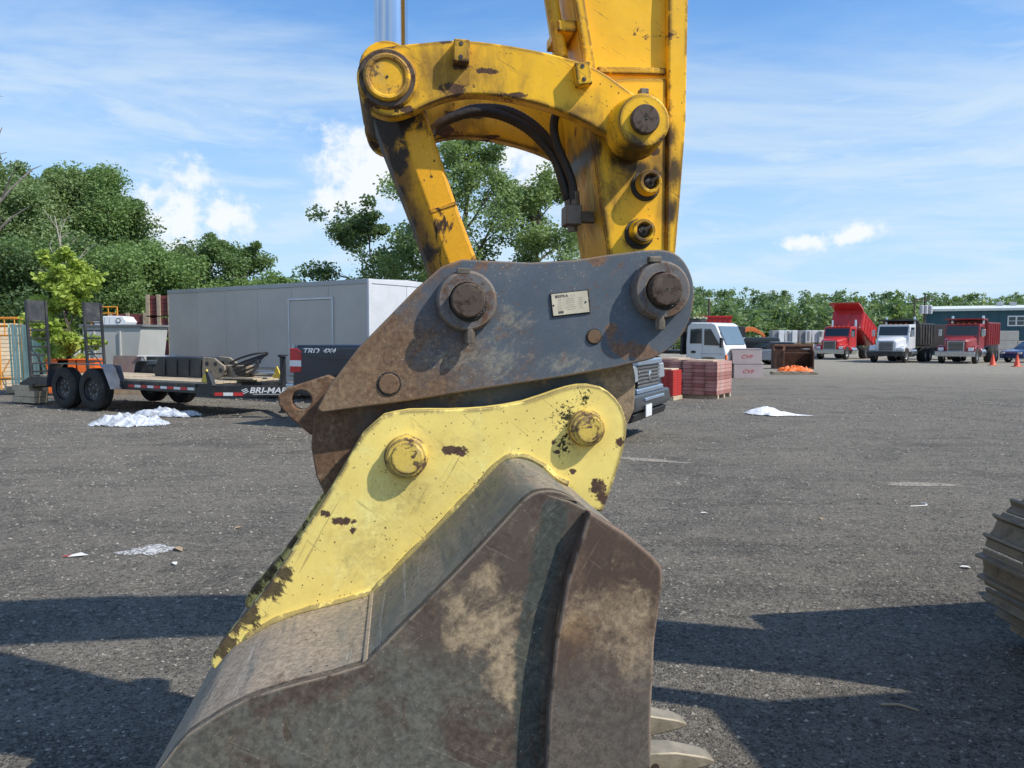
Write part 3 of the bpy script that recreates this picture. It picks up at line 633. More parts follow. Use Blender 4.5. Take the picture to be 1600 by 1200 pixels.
# ------------------------------------------------------------------ excavator (machine and arm)
LC = .22                                                          # middle of the arm, measured across it
ex = thing('excavator', 'orange-yellow excavator whose worn arm and linkage hold the grey coupler', 'excavator', tuple(EXB), YAW)
def A(): return MB(ARM)
def disc(mb, u, v, l, prof, n=32):
    x, z = arm(u, v, l); return mb.lathe(prof, (x, 0, z), 'y', n)
def stick():
    Lf = [(898, 0), (912, 80), (925, 200), (940, 315), (953, 400), (965, 450)]; Rt = [(1046, 450), (1054, 395), (1061, 315), (1070, 196), (1074, 0)]
    lo = armp(Lf, .05); hi = armp(Rt, .05)
    poly = lo + hi + [(.52, 3.2), (.56, 4.2), (.53, 4.55), (.34, 4.65), (.12, 4.3), (.02, 3.6), (.08, 2.95)]
    body = A().prism(poly, .066, .374)
    s = body.build('stick', m_yel, ex, .006)
    # border flanges and the thick cast end stand proud of the recessed web
    lf = armp([(898, 0), (912, 80), (918, 130), (934, 130), (927, 80), (914, 0)], .05)
    b = A().prism([(.10, 2.85)] + lf + [(.135, 2.85)], .048, .07); b.build('edge_flange', m_yel, s, .005)
    rf = armp([(1043, 0), (1043, 135), (1040, 400), (1054, 398), (1061, 315), (1070, 196), (1074, 0)], .05)
    b = A().prism(rf + [(.52, 3.2), (.56, 4.2), (.51, 4.2), (.47, 3.2)], .040, .072); b.build('rear_flange', m_yel, s, .006)
    ce = armp([(917, 128), (980, 122), (1042, 122), (1041, 395), (1046, 450), (965, 450), (953, 400), (940, 315), (925, 200)], .05)
    A().prism(ce, .050, .071).build('arm_end_casting', m_yel, s, .007)
    st = armp([(934, 102), (1042, 104), (1042, 116), (934, 114)], .05)
    A().prism(st, .054, .071).build('cross_weld', m_yel, s, .006, seg=3)
    for (u, v) in ((1010, 288), (1000, 363)):                        # open bush ends with grease inside
        x, z = arm(u, v, .05)
        o = A().lathe([(.034, .052), (.034, .028), (.030, .010), (.021, .010), (.018, .026)], (x, 0, z), 'y', 28).build('bush_ring', m_yel, s, .002)
        A().lathe([(.0175, .028), (.0175, .022), (.010, .016)], (x, 0, z), 'y', 20).build('grease_plug', m_greasy, o)
        A().tube([(x + .004, .016, z + .002), (x + .018, .0, z + .012)], [.006, .003], 6).build('grease_nipple', m_fit, o)
        A().lathe([(.041, .0495), (.040, .046), (.033, .042)], (x - .003, 0, z - .005), 'y', 28).build('grease_collar', m_greasy, o)
    # far plate border
    # hard pipes on the front of the stick
    for k, (o, r) in enumerate(((.10, .018), (.17, .016), (.28, .014))):
        x0, z0 = arm(878, 95, o); x1, z1 = arm(862, 0, o)
        dx = (x1 - x0) / (z1 - z0)
        A().tube([(x0, o, z0), (x1, o, z1), (x0 + dx * 1.2, o, z0 + 1.2), (-.02, o, 3.7)], r, 12).build('hydraulic_pipe', m_yel, s)
    xx, zz = arm(872, 55, .14); A().box((xx + .01, .15, zz), (.05, .16, .03)).build('pipe_clamp', m_yel, s, .004)
    return s
stk = stick()
# bell-crank side links
LKo = [(560, 112), (566, 92), (584, 78), (612, 71), (660, 66), (722, 62), (800, 71), (880, 88), (935, 108), (985, 142), (1022, 165), (1036, 195), (1020, 222), (990, 226),
       (955, 212), (900, 183), (850, 165), (800, 153), (745, 147), (705, 151), (670, 163), (640, 177), (610, 183), (580, 173), (563, 148)]
lk = smooth_poly(armp(LKo, -.01), 3)
for side in (0, 1):
    l0, l1 = ((-.010, .040), (.400, .450))[side]
    s_ = -1 if side == 0 else 1; fr = l0 if side == 0 else l1
    ln = A().prism(lk, l0, l1).build('side_link', m_yel, ex, .006)
    x, z = arm(605, 124, -.01)
    b = A().lathe([(.074, 0), (.074, s_ * .004), (.069, s_ * .010)], (x, fr, z), 'y', 40); b.build('eye_ring', m_yel, ln, .002)
    A().lathe([(.0685, s_ * .0100), (.0685, s_ * .0112)], (x, fr, z), 'y', 40).build('gap_ring', m_pin, ln)  # flat dark brown ring filling the gap around the pin cap
    b = A().lathe([(.057, s_ * .006), (.057, s_ * .020), (.052, s_ * .025), (.046, s_ * .024), (.042, s_ * .019), (.0, s_ * .019)], (x, fr, z), 'y', 40, caps=False)
    pc = b.build('pin_cap', m_cap, ln)
    A().lathe([(.0035, s_ * .0195), (.0035, s_ * .0205)], (x, fr, z), 'y', 10).build('center_mark', m_greasy, pc)
    x, z = arm(1003, 191, -.06)
    b = A().lathe([(.080, s_ * -.03), (.076, s_ * .012), (.068, s_ * .062), (.063, s_ * .068), (.036, s_ * .068)], (x, fr, z), 'y', 40)
    bo = b.build('pivot_boss', m_yel, ln, .003)
    b = A().lathe([(.037, s_ * .04), (.037, s_ * .080), (.034, s_ * .084)], (x, fr, z), 'y', 32)
    pn = b.build('pivot_pin', m_pin, bo, .001)
    A().lathe([(.003, s_ * .0845), (.003, s_ * .0855)], (x + .002, fr, z), 'y', 8).build('center_mark', m_greasy, bo)
    A().box((x + .004, fr + s_ * .045, z + .072), (.022, .03, .022)).build('lock_bolt', m_fit, bo, .003)
    for (u, v, rot) in ((721, 81, 2), (911, 116, -8)):
        xb, zb = arm(u, v, -.03)
        M = Matrix.Rotation(R(rot), 4, 'Y')
        gb = A(); gb.box((xb, fr + s_ * .015, zb), (.040, .032, .056), M=M); g_ = gb.build('guide_block', m_yel, ln, .004)
        for q in (-.016, .016):
            h = M @ Vector((0, 0, q)); A().lathe([(.0055, s_ * .0313), (.0055, s_ * .0323)], (xb + h.x - .002, fr, zb + h.z), 'y', 10).build('bolt_hole', m_greasy, g_)
# rod link between the side links and the coupler
ax, az_ = arm(612, 150, .10); bx_, bz_ = arm(727, 470, .10)
def rod_link():
    a = Vector((ax, az_)); b = Vector((bx_, bz_)); t = (b - a).normalized(); w = Vector((-t.y, t.x))   # w points to the right
    def ring(p, k):
        sec = [(.064, .075), (.070, .088), (.070, .352), (.06, .365), (-.02, .365), (-.064, .30), (-.064, .14), (-.012, .075)]
        return [((p + w * q * k).x, l, (p + w * q * k).y) for q, l in sec]
    rings = [ring(a + (b - a) * k, s) for k, s in ((-.02, .95), (.12, .98), (.5, .90), (.62, .90), (.85, .93), (1.05, .93))]
    o = A().loft(rings).build('rod_link', m_rodlink, ex, .006)
    A().lathe([(.080, .058), (.080, .383)], (ax - .006, 0, az_ + .018), 'y', 32).build('link_eye', m_rodlink, o, .008)
    A().lathe([(.078, .05), (.078, .39)], (bx_, 0, bz_), 'y', 32).build('link_eye', m_rodlink, o, .006)
    mid = a + (b - a) * .56; q = w * .062
    A().bar((mid.x - q.x * .2, .075, mid.y - q.y * .2), (mid.x + q.x, .075, mid.y + q.y), .006, .010).build('weld_bead', m_rodlink, o, .002)
rod_link()
# cylinder
x0, z0 = arm(611, 60, LC)
A().tube([(x0, LC, z0 - .10), (x0, LC, 2.95)], .046, 28).build('cylinder_rod', m_chrome, ex)
A().lathe([(.075, -.085), (.075, .085)], (arm(606, 124, LC)[0], LC, arm(606, 124, LC)[1]), 'y', 28).build('rod_eye', m_yel, ex, .006)
A().tube([(x0, LC, 2.9), (x0, LC, 2.96), (x0 + .10, LC, 4.2)], [.07, .075, .075], 24).build('cylinder_barrel', m_yel, ex)
A().prism([(x0 + .04, 4.09), (x0 + .04, 4.25), (.3, 4.45), (.42, 4.2), (.10, 3.95)], .14, .30).build('cylinder_bracket', m_yel, ex, .01)
# hoses
def hose(pts, r, ls, corr=True):
    P = [(*arm(u, v, l), l) for (u, v), l in zip(pts, ls)]
    P = smooth_poly([(x, l, z) for x, z, l in P], 14, closed=False)
    rad = [r * (1 + (.10 if (corr and i % 2) else 0)) for i in range(len(P))]
    return A().tube(P, rad, 10).build('hydraulic_hose', m_hose, ex)
hose([(664, 260), (672, 215), (690, 192), (735, 176), (775, 178), (815, 195), (845, 220), (868, 250), (880, 285), (888, 312)], .0135, [.22, .22, .21, .20, .19, .18, .17, .165, .16, .16])
hose([(880, 150), (866, 190), (870, 225), (884, 258), (894, 285), (897, 312)], .012, [.10, .11, .12, .13, .13, .13], False)
hose([(700, 186), (740, 170), (790, 172), (830, 192), (858, 220), (874, 250), (884, 290)], .012, [.30, .30, .29, .28, .27, .26, .25])
fx, fz = arm(893, 338, .145)
fb = A().box((fx, .145, fz), (.045, .07, .055)).build('valve_block', m_fit, ex, .005)
for (u, v0, v1, l, r) in ((888, 308, 330, .16, .013), (898, 300, 330, .13, .013), (893, 345, 362, .14, .015)):
    p, q = arm(u, v0, l), arm(u + 2, v1, l)
    A().tube([(p[0], l, p[1]), (q[0], l, q[1])], r, 6).build('hose_fitting', m_fit, fb)
A().box((fx + .04, .16, fz), (.06, .03, .03)).build('block_bracket', m_fit, fb, .003)
# boom, out of the top of the picture
bp = [(.44, 4.40), (.60, 4.70), (1.6, 4.80), (2.7, 4.62), (3.35, 3.9), (3.98, 1.75), (3.85, 1.45), (3.55, 1.55), (2.95, 3.3), (2.45, 3.92), (1.6, 4.06), (.62, 4.12)]
bo = A().prism(smooth_poly(bp, 3), .05, .39).build('boom', m_yel, ex, .01)
A().lathe([(.12, .03), (.12, .41)], (.50, 0, 4.40), 'y', 24).build('boom_pin', m_pin, bo)
A().tube([(2.3, LC, 4.98), (1.3, LC, 4.98)], .085, 18).build('stick_cylinder', m_yel, ex)
A().tube([(1.35, LC, 4.98), (.42, LC, 4.65)], .045, 14).build('stick_cylinder_rod', m_chrome, ex)
for s in (-1, 1):
    A().tube([(2.9, LC + s * .3, 1.35), (2.62, LC + s * .3, 3.0)], .07, 14).build('boom_cylinder', m_yel, ex)
    A().tube([(2.62, LC + s * .3, 3.0), (2.5, LC + s * .26, 4.0)], .04, 12).build('boom_cylinder_rod', m_chrome, ex)
# upper structure
E = lambda: LB(ex)
m_cabglass = glass('cab_glass')
E().box((.55, 0, 1.05), (3.6, 2.5, .22)).build('slewing_deck', m_black, ex, .02)
E().prism([(.6, 1.17), (2.9, 1.17), (2.95, 2.1), (.6, 2.05)], .35, 1.22).build('engine_housing', m_yel, ex, .05)
E().prism([(.6, 1.17), (2.3, 1.17), (2.3, 2.05), (.6, 2.05)], -1.22, -.1).build('side_housing', m_yel, ex, .05)
E().prism(smooth_poly([(2.0, -1.22), (2.5, -1.24), (2.95, -.8), (3.02, 0), (2.95, .8), (2.5, 1.24), (2.0, 1.22)], 3), 1.1, 2.0, 'z').build('counterweight', m_yel, ex, .05)
cbm = E().prism([(-1.2, 1.17), (.55, 1.17), (.55, 2.9), (-.75, 2.95), (-1.15, 2.2)], -1.24, -.30).build('cab', m_yel, ex, .05)
E().prism([(-1.08, 1.75), (-.1, 1.75), (-.1, 2.8), (-.72, 2.82), (-1.05, 2.2)], -1.26, -1.24).build('side_window', m_cabglass, cbm, .0)
E().prism([(0.0, 1.9), (.45, 1.9), (.45, 2.8), (0.0, 2.8)], -1.26, -1.24).build('side_window', m_cabglass, cbm, .0)
E().bar((-1.19, -.77, 1.75), (-1.17, -.77, 2.16), .8, .02).build('windscreen', m_cabglass, cbm)
E().box((-.3, .75, 1.5), (1.5, .8, .7)).build('tool_locker', m_yel, ex, .04)
# undercarriage: shoes are pieces of their own
m_shoe = worn('track_shoe_steel', (.26, .185, .11), [('noise', (.13, .095, .068), dict(s=7, lo=.48, hi=.62, a=.7)), ('noise', (.27, .24, .18), dict(s=12, lo=.55, hi=.68, a=.5))], rough=.55, edge=(.30, .27, .21), bump=.2, metal=.2)
def shoe_mesh():
    mb = MB(); W = .30
    prof = [(-.092, -.004), (.092, -.004), (.094, .010), (.074, .014), (.068, .050), (.055, .050), (.046, .014), (.0, .010), (-.030, .013), (-.036, .044), (-.049, .044), (-.056, .012), (-.088, .006)]
    mb.prism(prof, -W, W); me = mb.mesh('track_shoe', None, 30); me.materials.append(m_shoe); return me
def track(yc, label):
    Rr = .345; zc = .40; x0, x1 = 2.66, 5.75; per = []
    L = x1 - x0; tot = 2 * L + 2 * math.pi * Rr; nsh = 44; off = .05
    me = shoe_mesh()
    fr = LBw().box(((x0 + x1) / 2, yc, .42), (L - .3, .26, .30)).build('track_frame', m_black, ex, .03)
    LBw().lathe([(.30, -.10), (.33, -.06), (.33, .06), (.30, .10)], (x0, yc, zc), 'y', 32).build('idler', m_black, fr, .004)
    LBw().lathe([(.29, -.08), (.32, -.05), (.32, .05), (.29, .08)], (x1, yc, zc), 'y', 32).build('sprocket', m_black, fr, .004)
    for k in range(6): LBw().lathe([(.08, -.2), (.08, .2)], (x0 + .5 + k * .42, yc, .16), 'y', 16).build('track_roller', m_black, fr)
    lk_ = []
    for k in range(nsh):
        d = (k * tot / nsh + off) % tot
        if d < L: p = (x1 - d, zc + Rr); a = 0                      # top run, going to the front
        elif d < L + math.pi * Rr: q = (d - L) / Rr; p = (x0 - math.sin(q) * Rr, zc + math.cos(q) * Rr); a = -q
        elif d < 2 * L + math.pi * Rr: p = (x0 + d - L - math.pi * Rr, zc - Rr); a = math.pi
        else: q = (d - 2 * L - math.pi * Rr) / Rr; p = (x1 + math.sin(q) * Rr, zc - math.cos(q) * Rr); a = math.pi - q
        M = Matrix.Translation((p[0], yc, p[1])) @ Matrix.Rotation(a, 4, 'Y')
        piece('track_shoe', me, ex, ROOTM[ex].inverted() @ M)
        lk_.append((p[0], p[1]))
    ch = LBw()
    for (x, z) in lk_: pass
    inner = []
    for k in range(60):
        d = k / 60 * tot
        if d < L: p = (x1 - d, zc + Rr - .05)
        elif d < L + math.pi * Rr: q = (d - L) / Rr; p = (x0 - math.sin(q) * (Rr - .05), zc + math.cos(q) * (Rr - .05))
        elif d < 2 * L + math.pi * Rr: p = (x0 + d - L - math.pi * Rr, zc - Rr + .05)
        else: q = (d - 2 * L - math.pi * Rr) / Rr; p = (x1 + math.sin(q) * (Rr - .05), zc - math.cos(q) * (Rr - .05))
        inner.append(p)
    inner.append(inner[0])
    for s in (-.09, .09):
        c = LBw(); c.sheet(inner, yc + s - .02, yc + s + .02, .06); c.build('track_chain', m_black, fr)
def LBw(): return MB()
track(3.40, 'far'); track(1.42, 'near')
LBw().box((4.15, 2.45, .62), (1.2, 1.5, .4)).build('car_body', m_black, ex, .05)
LBw().lathe([(.62, .75), (.62, .97)], (4.15, 2.45, 0), 'z', 36).build('slew_ring', m_black, ex)

# ------------------------------------------------------------------ quick coupler
qc = thing('quick_coupler', 'rusty blue-grey steel quick coupler pinned between the yellow arm and the bucket', 'coupler', (0, 2.0, 0), YAW)
CP = [(495, 640), (515, 602), (560, 543), (605, 497), (650, 451), (690, 416), (722, 405), (760, 407), (830, 410), (900, 406), (950, 398), (1005, 391), (1040, 391), (1064, 402), (1080, 428), (1085, 460), (1078, 500), (1055, 538),
      (1020, 561), (960, 575), (880, 589), (760, 607), (640, 626), (540, 640), (503, 645)]
cpo = armp(CP[:11], 0) + smooth_poly(armp(CP[11:19], 0), 4, False) + armp(CP[19:], 0)
for side in (0, 1):
    l0, l1 = ((0, .040), (.400, .440))[side]; s_ = -1 if side == 0 else 1; fr = l0 if side == 0 else l1
    pl = A().prism(cpo, l0, l1).build('side_plate', m_grey, qc, .005)
    for (u, v, bolts) in ((730, 470, ((724, 424), (734, 528))), (1035, 453, ((1022, 406), (1031, 507)))):
        x, z = arm(u, v, -.03)
        rg = A().lathe([(.079, 0), (.079, s_ * .010), (.075, s_ * .032), (.071, s_ * .037), (.046, s_ * .037), (.046, s_ * .015)], (x, fr, z), 'y', 44).build('pin_boss', m_boss, pl, .002)
        A().lathe([(.0455, s_ * .01), (.0455, s_ * .038), (.040, s_ * .041)], (x + .004, fr, z - .008), 'y', 32).build('grease_ring', m_greasy, rg)
        xp, zp = arm(u + 3, v - 4, -.08)
        A().lathe([(.043, s_ * .02), (.043, s_ * .064), (.040, s_ * .068)], (x, fr, z), 'y', 36).build('pin', m_pin, rg, .001)
        A().lathe([(.003, s_ * .0682), (.003, s_ * .0692)], (x, fr, z), 'y', 8).build('center_mark', m_greasy, rg)
        for k, (bu, bv) in enumerate(bolts):
            xb, zb = arm(bu, bv, -.025)
            if k == 0: A().box((xb, fr + s_ * .026, zb), (.034, .024, .016)).build('keeper_nut', m_fit, rg, .003)
            else: A().lathe([(.014, -.014), (.014, .010), (.010, .024)], (xb, fr + s_ * .028, zb), 'z', 6).build('keeper_bolt', m_fit, rg, .002)
    for (u, v, r) in ((608, 600, .031), (928, 526, .0215)):
        x, z = arm(u, v, 0)
        A().lathe([(r, 0), (r, s_ * .0015)], (x, fr, z), 'y', 32).build('plug_groove', m_greasy, pl)
        A().lathe([(r * .84, 0), (r * .84, s_ * .003), (r * .78, s_ * .005)], (x, fr, z), 'y', 32).build('plug', worn('plug_rust', (.19, .115, .068), [('noise', (.10, .06, .04), dict(s=40, lo=.5, hi=.65))], rough=.8, bump=.3) if 'plug_rust' not in MATS else MATS['plug_rust'], pl)
    if side == 0:
        x, z = arm(891, 474, 0); M = Matrix.Rotation(R(-6.5), 4, 'Y')
        m_cream = plain('plate_cream', (.60, .54, .40), .5, 0, .10, 30, dirt=.3, dirtcol=(.40, .36, .27))
        A().box((x, -.001, z), (.104, .003, .062), M=M).build('plate_painted_shadow', m_greasy, pl)  # solid black backing; its rim paints a shadow line around the plate
        np_ = A().box((x - .001, -.0035, z), (.097, .004, .056), M=M).build('maker_plate', m_cream, pl, .0008)
        m_ink = plain('plate_ink', (.09, .08, .07), .6); m_ink2 = plain('plate_ink_faint', (.40, .36, .28), .6)
        T0 = Matrix.Translation((x, -.0057, z)) @ M
        text('plate_lettering', 'TEFRA', .0098, m_ink, np_, T0 @ Matrix.Translation((-.022, 0, .0205)) @ FACE, .0002, 0, 1.25)
        text('plate_lettering', '(  )', .008, m_ink2, np_, T0 @ Matrix.Translation((.008, 0, .0215)) @ FACE, .0002)
        for i, (px, pz, w) in enumerate([(-.036, .0205, .006), (-.028, -.0205, .014)]): A().box(T0 @ Vector((px, 0, pz)), (w, .0006, .006), M=M).build('plate_logo', m_ink, np_)
        for i in range(6):
            for px, w in ((-.030, .014), (0.0, .028), (.027, .012)):
                A().box(T0 @ Vector((px, 0, .0125 - i * .0054)), (w * random.uniform(.6, 1), .0005, .0012), M=M).build('plate_line', m_ink2, np_)
        for px in (-.046, .040): 
            q = T0 @ Vector((px, 0, -.001)); A().lathe([(.0024, 0), (.0024, -.001)], (q.x, q.y, q.z), 'y', 10).build('plate_rivet', m_greasy, np_)
# hook body between the bucket ears
hb = armp([(500, 636), (700, 600), (988, 560), (994, 590), (992, 640), (968, 690), (850, 735), (700, 790), (560, 830), (515, 790), (494, 745), (486, 700), (489, 655)], .06)
A().prism(hb, .062, .378).build('hook_body', m_hook, qc, .005)
def lug():
    o = armp([(434, 618), (450, 606), (512, 586), (540, 600), (540, 690), (484, 679), (452, 652), (436, 634)], .12); c = arm(471, 625, .12)
    k = 20; hole = [(c[0] + .026 * math.cos(2 * math.pi * i / k), c[1] + .026 * math.sin(2 * math.pi * i / k)) for i in range(k)]
    bm = bmesh.new(); ed = []
    for lp in (o, hole):
        vv = [bm.verts.new((x, .12, z)) for x, z in lp]; ed += [bm.edges.new((vv[i], vv[(i + 1) % len(vv)])) for i in range(len(vv))]
    bmesh.ops.triangle_fill(bm, use_beauty=True, edges=ed)
    r = bmesh.ops.extrude_face_region(bm, geom=list(bm.faces)); bmesh.ops.translate(bm, vec=(0, .04, 0), verts=[g for g in r['geom'] if isinstance(g, bmesh.types.BMVert)])
    bmesh.ops.recalc_face_normals(bm, faces=bm.faces); me = bpy.data.meshes.new('lifting_lug'); bm.to_mesh(me); bm.free(); me.materials.append(m_hook)
    ob = bpy.data.objects.new('lifting_lug', me); col.objects.link(ob); ob.parent = qc; ROOTM[ob] = ROOTM[qc]
    b = ob.modifiers.new('bevel', 'BEVEL'); b.width = .004; b.segments = 2; b.limit_method = 'ANGLE'; b.angle_limit = R(35)
lug()

# ------------------------------------------------------------------ bucket
bk = thing('bucket', 'steel digging bucket with lemon yellow mounting ears and scratched brown side plate', 'bucket', (0, 2.0, 0), YAW)
LN, LF = -.45, .89
sh_px = [(905, 778), (870, 752), (845, 730), (822, 718), (800, 716), (780, 724), (750, 755), (700, 808), (640, 868), (600, 908), (580, 928)]
sh2_px = [(540, 940), (480, 955), (430, 972), (385, 998), (350, 1027)]
up = smooth_poly([(.150, 1.106)] + armp(sh_px[1:], -.02), 3, False)
dn = smooth_poly([arm(580, 928, -.02)] + armp(sh2_px, -.02) + [(-.835, .545), (-.885, .40), (-.870, .25), (-.785, .135), (-.63, .075), (-.40, .055), (-.10, .055), (.20, .065), (.46, .08)], 3, False)
prof = up + dn[1:]
A().sheet(prof, LN + .01, LF - .01, .022).build('shell', m_shell, bk, .0, smooth=30)
kx, kz = arm(580, 930, -.02)
for l0, l1 in ((LN + .015, -.03), (.03, .41), (.47, LF - .015)):
    A().tube([(kx + .004, l0, kz + .001), (kx + .004, l1, kz + .001)], .009, 8).build('weld_seam', m_shell, bk)
side_r = armp([(1040, 1560), (1022, 1330), (1013, 1200), (1013, 1110), (1018, 1000), (1031, 905), (1030, 884), (1015, 866), (975, 832), (920, 798)], LN)
for side in (0, 1):
    l0, l1 = ((LN, LN + .03), (LF - .03, LF))[side]; s_ = -1 if side == 0 else 1
    top_in = [p for p in prof if not (p[0] > .085 and p[1] > .8)]
    sp = A().prism(top_in + [(.42, .12), (.36, .35)] + side_r[1:] + armp([(890, 783), (868, 777)], LN), l0, l1)
    sp = sp.build('side_plate', m_bside, bk, .004)
    cut_px = [(918, 796), (975, 831), (1016, 865), (1031, 884), (1032, 905), (1019, 1000), (1014, 1110), (1014, 1200), (1023, 1330)]
    inn_px = [(850, 1330), (851, 1200), (856, 1100), (866, 1000), (884, 905), (902, 850)]
    ct = armp(cut_px, LN - .02) + [(.37, .34), (.44, .115), (.30, .10)] + armp(inn_px, LN - .02)
    f0, f1 = ((LN - .037, LN - .001), (LF + .001, LF + .037))[side]
    A().prism(ct, f0, f1).build('side_cutter', m_bwear, bk, .006)
EAR = [(600, 648), (640, 640), (700, 640), (760, 637), (820, 627), (870, 610), (905, 601), (938, 604), (962, 622), (977, 648), (979, 680), (970, 720), (955, 765), (942, 800)]
EARb = [(520, 1000), (440, 1010), (385, 1030), (352, 1046), (334, 1046), (330, 1032), (345, 1004), (400, 940), (440, 884), (500, 790), (535, 732), (566, 678)]
e_top = armp(EAR, -.02)
e_in = [(x, z - .03) for x, z in armp([(905, 778), (845, 730), (800, 716), (750, 755), (640, 868), (580, 928)], -.02)]
ear = smooth_poly(e_top, 2, False) + e_in + smooth_poly(armp(EARb, -.02), 2, False)
for side in (0, 1):
    l0, l1 = ((-.020, .030), (.410, .460))[side]; s_ = -1 if side == 0 else 1; fr = l0 if side == 0 else l1
    e = A().prism(ear, l0, l1).build('mounting_ear', m_lem, bk, .006)
    # fillet weld where the ear meets the shell
    wl = [(x + .004, fr - .001 * s_, z + .004) for x, z in up[1:] + dn[1:13]]
    A().tube(wl, [.010 + .0015 * math.sin(i * 1.7) for i in range(len(wl))], 8).build('weld_bead', m_lem, e)
    for (u, v, r) in ((635, 715, .052), (918, 670, .046)):
        x, z = arm(u, v, -.04)
        bs = A().lathe([(r * 1.08, 0), (r * 1.06, s_ * .010), (r, s_ * .012), (r, s_ * .024), (r * .93, s_ * .030), (r * .80, s_ * .030)], (x, fr, z), 'y', 40).build('pin_collar', m_collar, e, .002)
        kk = 14; pr = []
        A().lathe([(r * .80, s_ * .02), (r * .80, s_ * .033), (r * .74, s_ * .037)], (x + .002, fr, z), 'y', 13).build('pin_end', m_collar, bs, .002)
# teeth on the lip
def tooth_mesh():
    mb = MB()
    mb.loft([[(0, -.045, -.035), (0, .045, -.035), (0, .045, .055), (0, -.045, .055)], [(.10, -.042, -.028), (.10, .042, -.028), (.10, .042, .045), (.10, -.042, .045)],
             [(.20, -.036, -.018), (.20, .036, -.018), (.20, .036, .016), (.20, -.036, .016)], [(.235, -.032, -.012), (.235, .032, -.012), (.235, .032, -.002), (.235, -.032, -.002)]])
    me = mb.mesh('tooth', None, 40); me.materials.append(m_tooth); return me
def adapter_mesh():
    mb = MB(); mb.loft([[(-.20, -.04, -.03), (-.20, .04, -.03), (-.20, .04, .04), (-.20, -.04, .04)], [(-.06, -.055, -.045), (-.06, .055, -.045), (-.06, .055, .07), (-.06, -.055, .07)], [(.012, -.055, -.045), (.012, .055, -.045), (.012, .055, .065), (.012, -.055, .065)]])
    me = mb.mesh('tooth_adapter', None, 40); me.materials.append(m_tooth); return me
tm, am = tooth_mesh(), adapter_mesh()
for k in range(5):
    l = LN + .07 + k * (LF - LN - .14) / 5
    M = Matrix.Translation((.475, l, .125)) @ Matrix.Rotation(R(-2), 4, 'Y')
    a_ = piece('tooth_adapter', am, bk, M); t_ = piece('tooth', tm, bk, M)
    for o_ in (a_, t_):
        b = o_.modifiers.new('bevel', 'BEVEL'); b.width = .008; b.segments = 2; b.harden_normals = False
    A().lathe([(.012, -.049), (.012, .049)], (.505, l, .135), 'y', 12).build('tooth_pin', m_pin, bk)
A().prism([(.20, .052), (.50, .066), (.50, .10), (.20, .09)], LN + .03, LF - .03).build('cutting_edge', m_bwear, bk, .004)
# ------------------------------------------------------------------ wheels and shared vehicle parts
def wheel(root, x, y, z, Rr, W, side, mrim, rimr=.56, dish=.05, axis='y'):
    """rim as the part, tyre and hub below it; side = +1/-1 gives the outer face along y"""
    s = side
    w = LB(root).lathe([(Rr * rimr, -W * .42 * s), (Rr * rimr, W * .40 * s), (Rr * rimr * .94, W * .42 * s), (Rr * rimr * .88, W * (.42 - dish * 4) * s), (Rr * .20, W * (.36 - dish * 4) * s), (Rr * .17, W * .25 * s), (Rr * .10, W * .28 * s)], (x, y, z), 'y', 24).build('wheel', mrim, root)
    pr = [(Rr * rimr, -.46 * W), (Rr * .80, -.52 * W), (Rr * .93, -.48 * W), (Rr, -.36 * W), (Rr, -.14 * W), (Rr * .975, -.13 * W), (Rr * .975, -.09 * W), (Rr, -.08 * W), (Rr, .08 * W), (Rr * .975, .09 * W), (Rr * .975, .13 * W), (Rr, .14 * W), (Rr, .36 * W), (Rr * .93, .48 * W), (Rr * .80, .52 * W), (Rr * rimr, .46 * W)]
    LB(root).lathe(pr, (x, y, z), 'y', 32, caps=False).build('tyre', m_rubber, w)
    hb = LB(root)
    for k in range(8):
        a = k * math.pi / 4; hb.lathe([(Rr * .035, W * (.30 - dish * 4) * s), (Rr * .035, W * (.43 - dish * 4) * s)], (x + Rr * .32 * math.cos(a), y, z + Rr * .32 * math.sin(a)), 'y', 6)
    hb.build('wheel_nuts', m_steel, w)['kind'] = 'stuff'
    return w
# ------------------------------------------------------------------ flatbed equipment trailer
TA = R(-30)
fw = gp(143, 642)                                                 # foot of the front near tyre
tr0 = thing('flatbed_trailer', 'black tandem axle equipment trailer with timber deck and two raised ramps', 'trailer', (fw.x, fw.y, 0), TA)
T = lambda: LB(tr0)                                               # x forward, y away from the camera
DZ = .66
for sx in (0, -1.0):
    for y, s in ((.12, -1), (2.12, 1)): wheel(tr0, sx, y, .43, .43, .25, s, m_black, .58, .04)
for y, f in ((.26, -1), (1.98, 1)):
    fr = T().box((.35, y, DZ - .13), (5.9, .07, .17)).build('side_rail', m_black, tr0, .008)
    if f < 0:
        for k in range(10):
            T().box((1.0 + k * .2, y - .0385, DZ - .135), (.19, .004, .05)).build('reflective_tape', m_red if k % 2 == 0 else m_refl, fr)
        for k in range(5): T().box((.75 + k * .55, y - .045, DZ - .065), (.035, .02, .07)).build('stake_pocket', m_black, fr, .004)
for k in range(9): T().box((-2.4 + k * .7, 1.12, DZ - .14), (.05, 1.64, .10)).build('cross_member', m_black, tr0)
pm = MB().box((0, 0, 0), (3.26, .142, .038)).mesh('deck_plank'); pm.materials.append(m_wood)
pm2 = MB().box((0, 0, 0), (2.3, .142, .038)).mesh('deck_plank'); pm2.materials.append(m_wood)
for k in range(11):
    y = .36 + k * .152; dz = random.uniform(-.003, .003)
    piece('deck_plank', pm, tr0, Matrix.Translation((1.63, y, DZ - .02 + dz))); piece('deck_plank', pm2, tr0, Matrix.Translation((-1.2, y, DZ - .02 + dz)))
m_fend = plain('fender_paint', (.055, .065, .085), .35, 0, .15, 4, dirt=.35, dirtcol=(.14, .125, .10))
